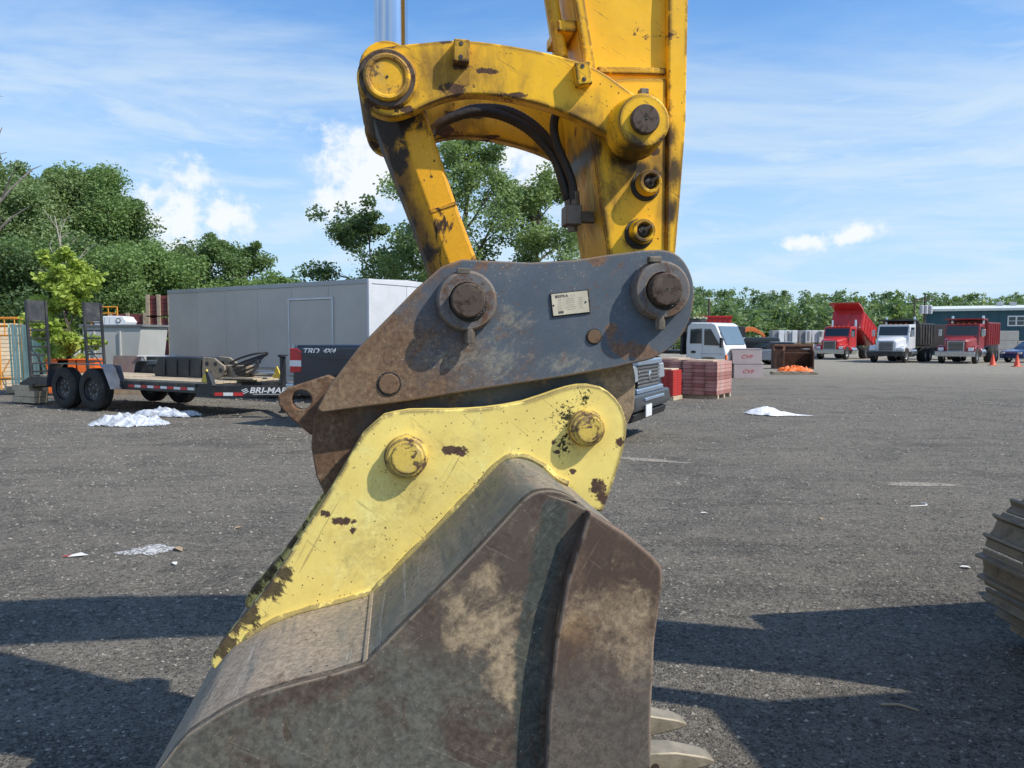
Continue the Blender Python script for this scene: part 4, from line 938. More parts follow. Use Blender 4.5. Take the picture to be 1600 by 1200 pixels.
for y0, y1 in ((-.02, .27), (1.97, 2.26)):
    fp = [(-1.58, .46), (-1.46, .88), (-1.36, .94), (.34, .94), (.46, .87), (.70, .46)]
    T().sheet(fp[::-1], y0, y1, .012).build('fender', m_fend, tr0, .003)
    T().prism([(.34, .93), (.46, .87), (.70, .46), (.72, .64), (.62, .92)], y1 - .012, y1).build('fender_gusset', m_fend, tr0)
# ramps raised at the tail
for y in (.45, 1.75):
    rx = -2.62; lean = R(4)
    rp = T()
    rail = None
    for s in (-1, 1):
        o = T().bar((rx, y + s * .21, .56), (rx - .10, y + s * .21, 2.30), .05, .06).build('ramp_rail', m_black, tr0, .004); rail = rail or o
    for k in range(7):
        z = .72 + k * .185; T().box((rx - .01 - .10 * (z - .56) / 1.7, y, z), (.07, .40, .035)).build('ramp_rung', m_black, tr0, .003)
    T().bar((rx - .076, y, 1.86), (rx - .102, y, 2.31), .44, .012).build('ramp_plate', plain('scuffed_black_plate', (.035, .037, .04), .5, 0, .3, 5, dirt=.7, dirtcol=(.16, .15, .13)), tr0)
    T().bar((rx - .03, y - .24, 1.35), (rx + .75, y - .24, .72), .018, .018).build('ramp_strut', m_black, tr0)
T().prism([(-2.6, .66), (-3.15, .46), (-3.15, .40), (-2.6, .36)], .26, 1.98).build('beaver_tail', m_black, tr0, .01)
T().box((-3.17, .42, .43), (.02, .12, .05)).build('tail_lamp', m_red, tr0)
# tongue
tip = (4.62, 1.06)
for y, s in ((.26, -1), (1.98, 1)):
    a = Vector((3.3, y, .50)); b = Vector((tip[0], tip[1] + s * .09, .50))
    tg = T().bar(a, b, .07, .20).build('tongue_rail', m_black, tr0, .006)
    if s < 0:
        q = (b - a).normalized(); nrm = Vector((q.y, -q.x, 0)); ang = math.atan2(q.y, q.x)
        for k in range(3): T().bar(a + q * (.06 + k * .19) + nrm * .037 - Vector((0, 0, .055)), a + q * (.24 + k * .19) + nrm * .037 - Vector((0, 0, .055)), .004, .06).build('reflective_tape', (m_red, m_refl, m_red)[k], tg)
        M = Matrix.Translation(a + q * 1.08 + nrm * .037 + Vector((0, 0, .012))) @ Matrix.Rotation(ang, 4, 'Z') @ FACE
        text('maker_lettering', 'BRI-MAR', .150, m_letter, tg, M, .002, .25, 1.22)
        T().bar(a + q * .80 + nrm * .038 - Vector((0, 0, .055)), a + q * 1.40 + nrm * .038 - Vector((0, 0, .055)), .003, .008).build('lettering_rule', m_letter, tg)
        mb = T(); c0 = a + q * .66 + nrm * .038
        for k in range(3): mb.bar(c0 + q * (-.03 - .02 * k) + Vector((0, 0, -.045 + .03 * k)), c0 + q * (.06 - .015 * k) + Vector((0, 0, .0 + .025 * k)), .003, .014)
        mb.build('maker_emblem', m_letter, tg)
T().box((3.35, 1.12, .52), (.10, 1.8, .18)).build('head_beam', m_black, tr0, .006)
T().prism([(3.28, .60), (3.42, .60), (3.28, .86), (3.20, .86)], .22, .30).build('corner_gusset', m_black, tr0, .004)
jb = T().lathe([(.055, .12), (.055, 1.12), (.09, 1.13), (.09, 1.17)], (4.44, .95, 0), 'z', 16).build('jack', m_black, tr0, .004)
T().bar((4.44, .95, 1.14), (4.72, .90, 1.12), .02, .02).build('jack_crank', m_steel, jb)
T().lathe([(.10, .10), (.10, .125)], (4.44, .95, 0), 'z', 16).build('jack_foot', m_black, jb)
T().box((4.8, 1.06, .50), (.36, .14, .12)).build('hitch_coupler', m_black, tr0, .02)
for y in (.25, 1.95):
    T().prism([(3.05, .66), (3.3, .66), (3.3, .72), (3.2, .90)], y, y + .03).build('end_stop', plain('yellow_edge', (.6, .45, .05), .5), tr0)
# load on the trailer
bk2 = thing('black_hopper', 'black plastic-lined attachment bucket lying on the timber deck', 'attachment', ROOTM[tr0] @ Vector((1.35, 1.45, DZ)), TA)
LB(bk2).prism(smooth_poly([(-.95, .0), (-.90, .28), (-.80, .40), (-.5, .42), (.75, .40), (.80, .25), (.76, .0)], 2), -.28, .30).build('shell', m_black, bk2, .02)
for k in range(4): LB(bk2).box((-.6 + k * .38, -.29, .2), (.03, .03, .34)).build('rib', m_black, bk2, .006)
m_tansteel = plain('dusty_tan_steel', (.30, .24, .17), .75, 0, .25, 8, dirt=.6, dirtcol=(.10, .08, .06), bump=.3)
hc = thing('hammer_bracket', 'dusty steel breaker bracket with bolted side plates on the trailer nose', 'attachment', ROOTM[tr0] @ Vector((2.42, 1.25, DZ)), TA)
for y in (-.28, .1):
    o = LB(hc).prism([(-.25, 0), (.15, 0), (.42, .10), (.40, .26), (.1, .42), (-.22, .44), (-.25, .2)], y, y + .05).build('side_plate', m_tansteel, hc, .01)
    for (px, pz) in ((-.1, .3), (.15, .3), (.0, .12), (.3, .18)): LB(hc).lathe([(.045, -.01), (.045, .06)], (px, y, pz), 'y', 14).build('bolt', m_black, o)
LB(hc).box((.55, -.05, .16), (.7, .26, .24)).build('hammer_body', m_tansteel, hc, .02)
LB(hc).lathe([(.06, 0), (.06, .5), (.02, .62)], (.9, -.05, .14), 'x', 12).build('hammer_tool', m_steel, hc)
hs = thing('hose_coil', 'coil of black hydraulic hoses heaped on the trailer tongue', 'hose', ROOTM[tr0] @ Vector((3.25, 1.15, DZ)), TA)
for k in range(5):
    r0 = .20 + .03 * k; P = [(r0 * 1.3 * math.cos(t * .45) + .02 * k, r0 * .8 * math.sin(t * .45), .10 + .05 * k + .17 * (1 + math.sin(t * .45 + k * .4)) * .7) for t in range(15)]
    LB(hs).tube(P, .020, 8).build('hose_loop', m_hose, hs)
LB(hs).box((0, 0, .04), (.9, .5, .03)).build('carrier_board', m_wood, hs)
pal = thing('timber_blocks', 'pale timber blocks stacked under the trailer tail', 'timber', ROOTM[tr0] @ Vector((-3.0, .3, 0)), TA)
for k, (x, z, l) in enumerate(((0, .08, .9), (.05, .22, .8), (-.1, .35, .7))): LB(pal).box((x, .1, z), (l, .3, .13)).build('block', m_wood, pal, .005)
# ------------------------------------------------------------------ enclosed trailer
EA = math.atan2(-.56, .827)
et = thing('enclosed_trailer', 'long grey enclosed cargo trailer with a side door and white nose', 'trailer', (-3.15, 17.0, gz(17)), EA)
Tn = lambda: LB(et)
m_alu = plain('grey_trailer_skin', (.46, .43, .395), .42, .1, .08, .9, dirt=.35, dirtcol=(.36, .335, .30))
m_nose = plain('white_trailer_skin', (.58, .59, .61), .4, .1, .09, 1.2, dirt=.25, dirtcol=(.48, .48, .46))
LT, HT, WT = 7.6, 2.78, 2.45
Tn().box((-LT / 2 - .01, WT / 2, (HT + .5) / 2), (LT - .06, WT - .04, HT - .52)).build('box_frame', m_alu, et)
pw = LT / 6
for k in range(6):
    Tn().box((-LT + pw * (k + .5), .004, (HT + .50) / 2), (pw - .006, .024, HT - .56)).build('side_panel', m_alu, et, .003)
    Tn().box((-LT + pw * (k + .5), WT - .004, (HT + .50) / 2), (pw - .006, .024, HT - .56)).build('side_panel', m_alu, et, .003)
for k in range(2): Tn().box((.0, WT * (k + .5) / 2, (HT + .5) / 2), (.024, WT / 2 - .01, HT - .56)).build('nose_panel', m_nose, et, .003)
m_trim = plain('trim_aluminium', (.55, .56, .57), .4, .5, .08, 4)
for z in (.50, HT - .04):
    Tn().box((-LT / 2, -.012, z), (LT + .05, .03, .10)).build('edge_trim', m_trim if z < 1 else plain('roof_trim', (.36, .37, .375), .45, .3, .08, 2), et, .004); Tn().box((.015, WT / 2, z), (.03, WT + .05, .10)).build('edge_trim', m_nose, et, .004)
Tn().box((.004, .02, (HT + .5) / 2), (.06, .10, HT - .5)).build('corner_post', m_nose, et, .01)
for k in range(2): 
    rk = Tn()
    for j in range(14): rk.lathe([(.010, -.020), (.010, -.012)], (-.03, -.012, .7 + j * .14), 'y', 6) if k == 0 else rk.lathe([(.010, .03), (.010, .038)], (0, .06, .7 + j * .14), 'x', 6)
    rk.build('rivets', m_trim, et)['kind'] = 'stuff'
Tn().prism([(0, HT), (WT / 2, HT + .05), (WT, HT)], -LT, .01, 'x').build('roof', plain('trailer_roof', (.5, .51, .52), .5), et)
dx0, dx1 = -2.62, -1.12
dr = Tn().box(((dx0 + dx1) / 2, -.012, 1.50), (dx1 - dx0 - .04, .02, 1.72)).build('side_door', m_alu, et, .004)
for x in (dx0, dx1): Tn().box((x, -.022, 1.50), (.045, .03, 1.82)).build('door_frame', m_trim, dr, .004)
for z in (.62, 2.40): Tn().box(((dx0 + dx1) / 2, -.022, z), (dx1 - dx0 + .045, .028, .045)).build('door_frame', m_trim, dr, .004)
Tn().box((dx0 + .16, -.045, 1.12), (.12, .05, .16)).build('door_latch', m_black, dr, .01)
Tn().box((dx0 + .16, -.040, 1.28), (.10, .03, .10)).build('latch_plate', m_trim, dr, .01)
for x in (-3.4, -4.25):
    for y, s in ((.14, -1), (WT - .14, 1)): wheel(et, x, y, .36, .36, .22, s, m_steel, .56)
Tn().sheet([(-2.95, .5), (-3.05, .78), (-4.6, .78), (-4.7, .5)], -.06, .25, .012).build('fender', m_trim, et)
Tn().prism([(-.0, 1.0), (.0, WT - 1.0), (1.3, WT / 2 + .06), (1.3, WT / 2 - .06)], .44, .52, 'z').build('drawbar', m_black, et, .01)
# ------------------------------------------------------------------ pickup
def pick(u, v, Y): return at(u, v, Y)
PH = math.atan2(-2.42, 5.31)
pk = thing('pickup_truck', 'dark blue pickup with a mesh grille parked behind the excavator bucket', 'pickup', (1.62, 10.35, 0), PH)   # origin: front right foot
m_navy = plain('navy_car_paint', (.016, .022, .036), .28, .1, .08, 2, dirt=.25, dirtcol=(.10, .10, .10), coat=.7)
m_sky = plain('sky_sheen_chrome', (.34, .43, .55), .18, .6, .08, 4)  # blue sheen of the sky put into the chrome's own colour
K = lambda: LB(pk)                                                # x forward, y to the far side; length 5.8, width 2.0
def slab(prof, y0, y1, tuck=.07): 
    mb = K(); rings = []
    for y, s in ((y0, 0), (y0 + .05, 1), (y1 - .05, 1), (y1, 0)): rings.append([(x, y, z - (0 if s else (.02 if z > .8 else 0))) for x, z in prof])
    return mb.loft(rings)
low = [(-5.8, .55), (-5.78, 1.05), (-5.80, 1.33), (-3.75, 1.36), (-3.70, 1.22), (-1.6, 1.20), (-.35, 1.16), (-.10, 1.02), (-.05, .62), (-.2, .46), (-.55, .46), (-.62, .72), (-.80, .88), (-1.15, .92), (-1.45, .80), (-1.55, .46), (-4.15, .46), (-4.25, .78), (-4.5, .90), (-4.8, .90), (-5.05, .78), (-5.15, .50)]
K().prism(low, .0, 2.0).build('body', m_navy, pk, .045, seg=3)
K().prism([(-3.78, 1.30), (-3.55, 1.88), (-3.2, 1.95), (-2.3, 1.94), (-1.45, 1.24)], .14, 1.86).build('cab', m_navy, pk, .06, seg=3)
K().prism([(-3.55, 1.36), (-3.42, 1.80), (-2.75, 1.83), (-2.75, 1.34)], .125, .16).build('side_window', m_glass, pk); K().prism([(-2.65, 1.34), (-2.65, 1.83), (-2.3, 1.82), (-1.75, 1.36)], .125, .16).build('side_window', m_glass, pk)
K().bar((-2.22, 1.0, 1.885), (-1.52, 1.0, 1.30), 1.5, .04).build('windscreen', m_glass, pk)
K().prism([(-1.60, 1.19), (-.38, 1.155), (-.14, 1.08), (-.2, 1.23), (-.45, 1.27), (-1.5, 1.30)], .10, 1.90).build('bonnet', m_navy, pk, .03)
K().box((-4.75, 1.0, 1.34), (1.9, 1.96, .05)).build('bed_rail', plain('bed_rail_dark', (.03, .04, .06), .4), pk, .015)
K().prism([(-5.72, 1.24), (-3.9, 1.24), (-4.3, 1.14), (-5.1, 1.12)], -.012, .02).build('side_crease', m_navy, pk, .008)
tl = K().prism([(-5.83, .90), (-5.60, .92), (-5.58, 1.24), (-5.68, 1.31), (-5.83, 1.31)], -.008, .16).build('tail_lamp', plain('lamp_red', (.50, .015, .02), .2, coat=.5), pk, .01)
K().box((-5.71, .0, 1.06), (.235, .022, .10)).build('reverse_lamp', m_refl, tl)
K().box((-5.9, 1.0, .62), (.18, 1.9, .20)).build('rear_bumper', m_chr2, pk, .03)
K().box((-5.82, 1.0, 1.0), (.04, 1.6, .5)).build('tailgate', m_navy, pk, .02)
TM = lambda x, z: Matrix.Translation((x, -.006, z)) @ FACE
text('bed_lettering', 'TRD', .125, m_letter, pk, TM(-5.40, 1.262), .003, .3, 1.35)
text('bed_lettering', '4X4', .095, m_letter, pk, TM(-5.03, 1.27), .003, .3, 1.5)
text('bed_lettering', 'OFF ROAD', .042, m_letter, pk, TM(-5.03, 1.20), .003, .3, 1.35)
# front
m_mesh = plain('grille_black', (.012, .012, .013), .4)
gr = K().box((-.055, 1.0, .93), (.05, 1.18, .34)).build('grille', m_mesh, pk, .02)
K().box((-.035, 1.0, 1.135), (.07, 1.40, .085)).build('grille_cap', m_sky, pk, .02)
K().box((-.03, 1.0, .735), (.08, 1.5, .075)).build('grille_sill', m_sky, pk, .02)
ms = K()
for j in range(6):
    for k in range(20):
        y = .43 + k * .06; z = .785 + j * .052
        ms.bar((-.025, y, z), (-.025, y + .03, z + .026), .012, .010); ms.bar((-.025, y + .03, z + .026), (-.025, y + .06, z), .012, .010)
ms.build('grille_mesh', m_chr2, gr)['kind'] = 'stuff'
K().lathe([(.07, 0), (.07, .02), (.05, .03)], (-.03, 1.0, .94), 'x', 20).build('grille_emblem', m_chr2, gr)
K().lathe([(.022, .03), (.022, .034)], (-.03, 1.0, .94), 'x', 12).build('emblem_ring', m_mesh, gr)
for y in (.22, 1.78):
    h = K().prism([(-.42, .88), (-.02, .86), (-.04, 1.10), (-.40, 1.12)], y - .20, y + .20).build('headlight', glass('headlight_glass', (.30, .32, .34)), pk, .03)
    K().box((-.03, y, .60), (.05, .16, .09)).build('fog_lamp', m_refl, pk, .01)
K().prism([(-.35, .44), (.02, .46), (.06, .56), (.04, .70), (-.35, .70)], -.02, 2.02).build('front_bumper', plain('bumper_dark', (.05, .055, .06), .35), pk, .03)
K().prism([(-.3, .28), (-.02, .32), (.02, .44), (-.3, .44)], .05, 1.95).build('front_valance', m_mesh, pk, .02)
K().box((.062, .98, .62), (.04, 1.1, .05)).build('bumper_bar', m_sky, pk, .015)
plt_ = K().box((.07, .62, .46), (.015, .32, .17)).build('number_plate', m_white, pk)
for i, x in enumerate((-1.1, -4.65)):
    for y, s in ((.14, -1), (1.86, 1)): wheel(pk, x, y, .40, .40, .26, s, m_steel, .60)
K().box((-1.75, -.12, 1.30), (.12, .22, .18)).build('mirror', m_navy, pk, .03)
# ------------------------------------------------------------------ stacked goods behind the flatbed
m_scaf = plain('scaffold_orange', (.75, .30, .03), .5, 0, .15, 4, dirt=.4, dirtcol=(.25, .12, .05))
m_ply = plain('cream_boards', (.58, .47, .33), .8, 0, .12, 3, dirt=.3, dirtcol=(.36, .29, .2))
m_maroon = plain('maroon_boards', (.150, .035, .032), .7, 0, .25, 5, dirt=.35, dirtcol=(.10, .06, .05))
m_dun = plain('weathered_timber', (.36, .29, .20), .85, 0, .2, 5, dirt=.4)
def loc_at(u, Y): return gpt(u, Y)
ls = thing('board_stack', 'tall stack of cream boards behind the orange scaffold frames', 'stack', loc_at(-25, 24), R(-8))
for k in range(16): LB(ls).box((random.uniform(-.02, .02), 0, .06 + k * .125), (1.9, 1.1, .115)).build('board_layer', m_ply, ls, .004)
def scaffold(u, Y, rz, label, w=1.5, h=2.1):
    s = thing('scaffold_frame', label, 'scaffold', loc_at(u, Y), rz, 'orange scaffold frames')
    for x in (0, w): LB(s).tube([(x, 0, 0), (x, 0, h)], .024, 8).build('upright', m_scaf, s)
    for z in (.35, h - .5, h - .22, h): LB(s).tube([(0, 0, z), (w, 0, z)], .021, 8).build('rail', m_scaf, s)
    for x in (w * .33, w * .66): LB(s).tube([(x, 0, h - .5), (x, 0, h)], .016, 6).build('ladder_rail', m_scaf, s)
    LB(s).tube([(0, 0, .4), (w * .5, 0, h - .5)], .016, 6).build('brace', m_scaf, s)
scaffold(-40, 22, R(-5), 'orange scaffold frame leaning before the cream boards'); scaffold(2, 22.8, R(8), 'orange scaffold frame beside the leaning glass sheets', 1.3)
scaffold(146, 26.5, R(0), 'orange scaffold frame showing above the white machine cover', .9, 2.62)
gl = thing('glass_rack', 'sheets of pale green glass leaning on a rack behind the ramp', 'glass', loc_at(50, 21.0), R(30))
m_gls = plain('green_glass_edge', (.62, .86, .76), .2, 0, .08, 2, spec=.7, coat=.5); m_gls2 = plain('green_glass_dark', (.42, .70, .58), .2, 0, .10, 2, coat=.5)
for k in range(9):
    LB(gl).box((-.46 + .075 * k, .02 * k, 1.06), (.070 if k % 3 else .045, .015, 1.70 - .03 * (k % 3)), M=Matrix.Rotation(R(-1), 4, 'Y') @ Matrix.Rotation(R(6), 4, 'X')).build('glass_sheet', m_gls if k % 3 else m_gls2, gl)
for k in range(4):
    LB(gl).box((.24 + .06 * k, .1 + .02 * k, 1.0), (.075, .015, 1.62), M=Matrix.Rotation(R(-8 - k), 4, 'Y') @ Matrix.Rotation(R(6), 4, 'X')).build('glass_sheet', m_gls if k % 2 else m_gls2, gl)
LB(gl).box((0, .1, .12), (1.2, .5, .16)).build('rack_foot', m_dun, gl, .01)
LB(gl).bar((.1, .35, .1), (.25, .05, 1.7), .06, .06).build('rack_post', m_dun, gl)
pb = thing('pipe_bundle', 'grey and white pipes and rolled sheeting leaning behind the sapling', 'pipes', loc_at(92, 21.6), 0)
m_pg = plain('pipe_grey', (.45, .46, .48), .5, 0, .2, 4, dirt=.3)
for k in range(9): LB(pb).tube([(-.5 + k * .11, random.uniform(-.1, .1), 0), (-.25 + k * .10 + random.uniform(-.2, .25), .5, random.uniform(1.1, 1.6))], random.uniform(.03, .06), 10).build('pipe', m_pg if k % 3 else m_black, pb)
for i, (u, w) in enumerate(((98, .55), (112, .42), (143, .45))):
    s = thing('orange_crate', ('widest orange plastic crate next to the leaning pipes', 'narrow orange plastic crate under the sapling', 'orange plastic crate seen through the ramp rungs')[i], 'crate', (*loc_at(u, 20.2)[:2], 0), 0, 'orange crates behind the fender')
    LB(s).box((0, 0, .22), (w, .4, .40)).build('lower_crate', m_orange, s, .02)
    LB(s).prism([(-w / 2, .46), (w / 2, .46), (w / 2 + .03, .90), (-w / 2 - .03, .90)], -.22, .22).build('bin', m_orange, s, .015); LB(s).box((0, 0, .905), (w + .09, .5, .03)).build('rim', m_orange, s, .01)
dp = thing('grey_dumpster', 'light grey tapered steel dumpster behind the trailer deck', 'dumpster', loc_at(203, 24.0), R(-3))
m_lg = plain('light_grey_paint', (.46, .47, .45), .5, 0, .06, 1.2, dirt=.25, dirtcol=(.33, .31, .27))
LB(dp).prism([(-.95, .12), (.62, .12), (.86, 1.88), (-.98, 1.88)], -.8, .8).build('hopper', m_lg, dp, .02)
LB(dp).box((-.06, 0, 1.91), (1.98, 1.7, .07)).build('rim', plain('dumpster_rim', (.16, .17, .18), .5), dp, .01)
for x in (-.6, .2): LB(dp).box((x, -.82, .95), (.05, .05, 1.6)).build('rib', m_lg, dp, .005)
mc = thing('machine_cover', 'white plastic machine cover with a round vent on the dumpster rim', 'cover', (*loc_at(183, 24.0)[:2], gz(24) + 1.945), R(-3))
LB(mc).prism(smooth_poly([(-.48, 0), (-.46, .2), (-.36, .26), (.34, .27), (.46, .2), (.50, 0)], 2), -.3, .3).build('shell', m_white, mc, .02)
LB(mc).lathe([(.075, -.315), (.075, -.30)], (.28, 0, .13), 'y', 18).build('round_vent', m_black, mc); LB(mc).lathe([(.05, -.32), (.05, -.31)], (.28, 0, .13), 'y', 18).build('vent_hub', m_white, mc)
for k in range(3): LB(mc).box((-.3 + k * .16, -.303, .13), (.008, .01, .2)).build('panel_seam', m_pg, mc)
def crate_stack(u, Y, w, z0, n, hh, label, rz=0):
    s = thing('board_bundle', label, 'bundle', loc_at(u, Y), rz, 'maroon board bundles with timber posts')
    for k in range(n):
        zb = z0 + k * hh
        for j in range(5): LB(s).box((0, random.uniform(-.01, .01), zb + (j + .5) * hh / 5.6), (w, 1.0, hh / 5.6 - .008)).build('board_layer', m_maroon, s, .004)
        for x in (-w / 2 + .06, 0, w / 2 - .06): LB(s).box((x, -.54, zb + hh * .46), (.12, .07, hh * .95)).build('timber_post', m_dun, s, .006)
    return s
crate_stack(214, 28, 1.35, 0, 3, .84, 'maroon board bundle with pale timber posts behind the dumpster')
crate_stack(262, 28, .9, 0, 4, .79, 'tallest maroon board bundle beside the enclosed trailer end')
sp = thing('sheet_panels', 'brown and grey sheet panels leaning by the dumpster foot', 'panels', loc_at(222, 20.8), R(-4))
LB(sp).box((-.42, 0, .62), (.78, .04, .84), M=Matrix.Rotation(R(-8), 4, 'X')).build('brown_panel', plain('brown_sheet', (.20, .155, .145), .6), sp, .004)
LB(sp).box((.42, .25, .68), (.86, .04, .66), M=Matrix.Rotation(R(-8), 4, 'X')).build('grey_panel', plain('grey_sheet', (.30, .32, .32), .6), sp, .004)
LB(sp).prism([(-.02, .2), (.28, .2), (.04, .98), (-.02, 1.02)], .02, .08).build('white_panel', m_white, sp, .004)
LB(sp).box((.35, .2, 1.03), (.9, .5, .03)).build('white_board', m_white, sp, .004)
LB(sp).box((0, .2, .1), (1.7, .7, .2)).build('pallet', m_dun, sp, .01)
# ------------------------------------------------------------------ cab-over truck
def gpu(u, v): return gp(u, v)
p0 = gpt(1133, 30.5)
iz = thing('cabover_truck', 'white cab-over flatbed truck behind the reddish board stacks', 'truck', p0, R(-42))
I = lambda: LB(iz)                                                # origin: front near corner, x forward, y away
m_wt = plain('truck_white', (.76, .77, .78), .3, 0, .04, 1.5, dirt=.15, dirtcol=(.5, .48, .44), coat=.4)
cab = [(-1.75, .55), (-1.78, 1.35), (-1.72, 2.05), (-1.55, 2.22), (-.62, 2.20), (-.45, 2.12), (-.06, 1.28), (.02, .95), (.03, .42), (-.28, .42), (-.36, .66), (-.55, .80), (-.95, .80), (-1.15, .66), (-1.22, .55)]
cb = I().prism(cab, 0, 1.95).build('cab', m_wt, iz, .06, seg=3)
I().prism([(-1.58, 1.36), (-1.56, 1.94), (-1.05, 1.97), (-1.05, 1.36)], -.012, .02).build('rear_side_window', m_glass, cb)
I().prism([(-.94, 1.30), (-.94, 1.95), (-.66, 1.95), (-.24, 1.28)], -.012, .02).build('door_window', m_glass, cb)
I().bar((-.395, .975, 2.06), (-.045, .975, 1.32), 1.68, .03).build('windscreen', glass('blue_glass', (.10, .15, .20)), cb)
I().box((-.62, -.006, .95), (1.0, .012, .02)).build('door_line', m_pg, cb); I().box((-1.02, -.006, 1.35), (.014, .012, 1.3)).build('door_line', m_pg, cb)
I().box((-1.42, -.012, 1.02), (.20, .03, .09)).build('door_handle', m_black, cb, .01)
I().box((-.08, -.22, 1.40), (.10, .16, .40)).build('mirror', m_black, cb, .02); I().bar((-.1, -.16, 1.62), (-.25, .0, 1.8), .02, .02).build('mirror_arm', m_black, cb)
gl_ = I().box((.03, .975, .80), (.05, 1.35, .16)).build('grille', m_chr2, cb, .01)
for k in range(3): I().box((.06, .975, .75 + k * .05), (.012, 1.3, .016)).build('grille_slot', m_black, gl_)
for y in (.22, 1.73): I().box((.03, y, .80), (.06, .30, .18)).build('headlight', m_refl, cb, .02); I().box((.02, y - .2 if y < 1 else y + .2, .82), (.06, .10, .2)).build('indicator', m_orange, cb, .01)
I().box((.05, .975, .52), (.14, 1.95, .22)).build('front_bumper', m_wt, cb, .03); I().box((.12, .45, .50), (.02, .3, .10)).build('fog_lamp', m_black, cb); I().box((.12, 1.5, .50), (.02, .3, .10)).build('fog_lamp', m_black, cb)
I().box((-3.6, .975, .62), (4.4, .8, .2)).build('chassis', m_black, iz); I().box((-3.9, .975, 1.0), (4.0, 2.1, .14)).build('flatbed', m_black, iz, .01)
I().box((-1.95, .975, 1.65), (.08, 2.1, 1.5)).build('headboard', m_black, iz, .01)
for k in range(5): I().box((-3.2, .4 + k * .25, 2.42 + .03 * (k % 2)), (3.2, .2, .08)).build('rack_plank', plain('mossy_plank', (.20, .24, .14), .8, 0, .2, 4), iz, .005)
for x in (-2.0, -4.9):
    for y in (.05, 1.9): I().box((x, y, 1.75), (.07, .07, 1.35)).build('rack_post', m_black, iz)
for x, y in ((-.75, .16), (-.75, 1.79), (-4.2, .16), (-4.2, 1.79)): wheel(iz, x, y, .38, .38, .24, -1 if y < 1 else 1, m_steel, .56)
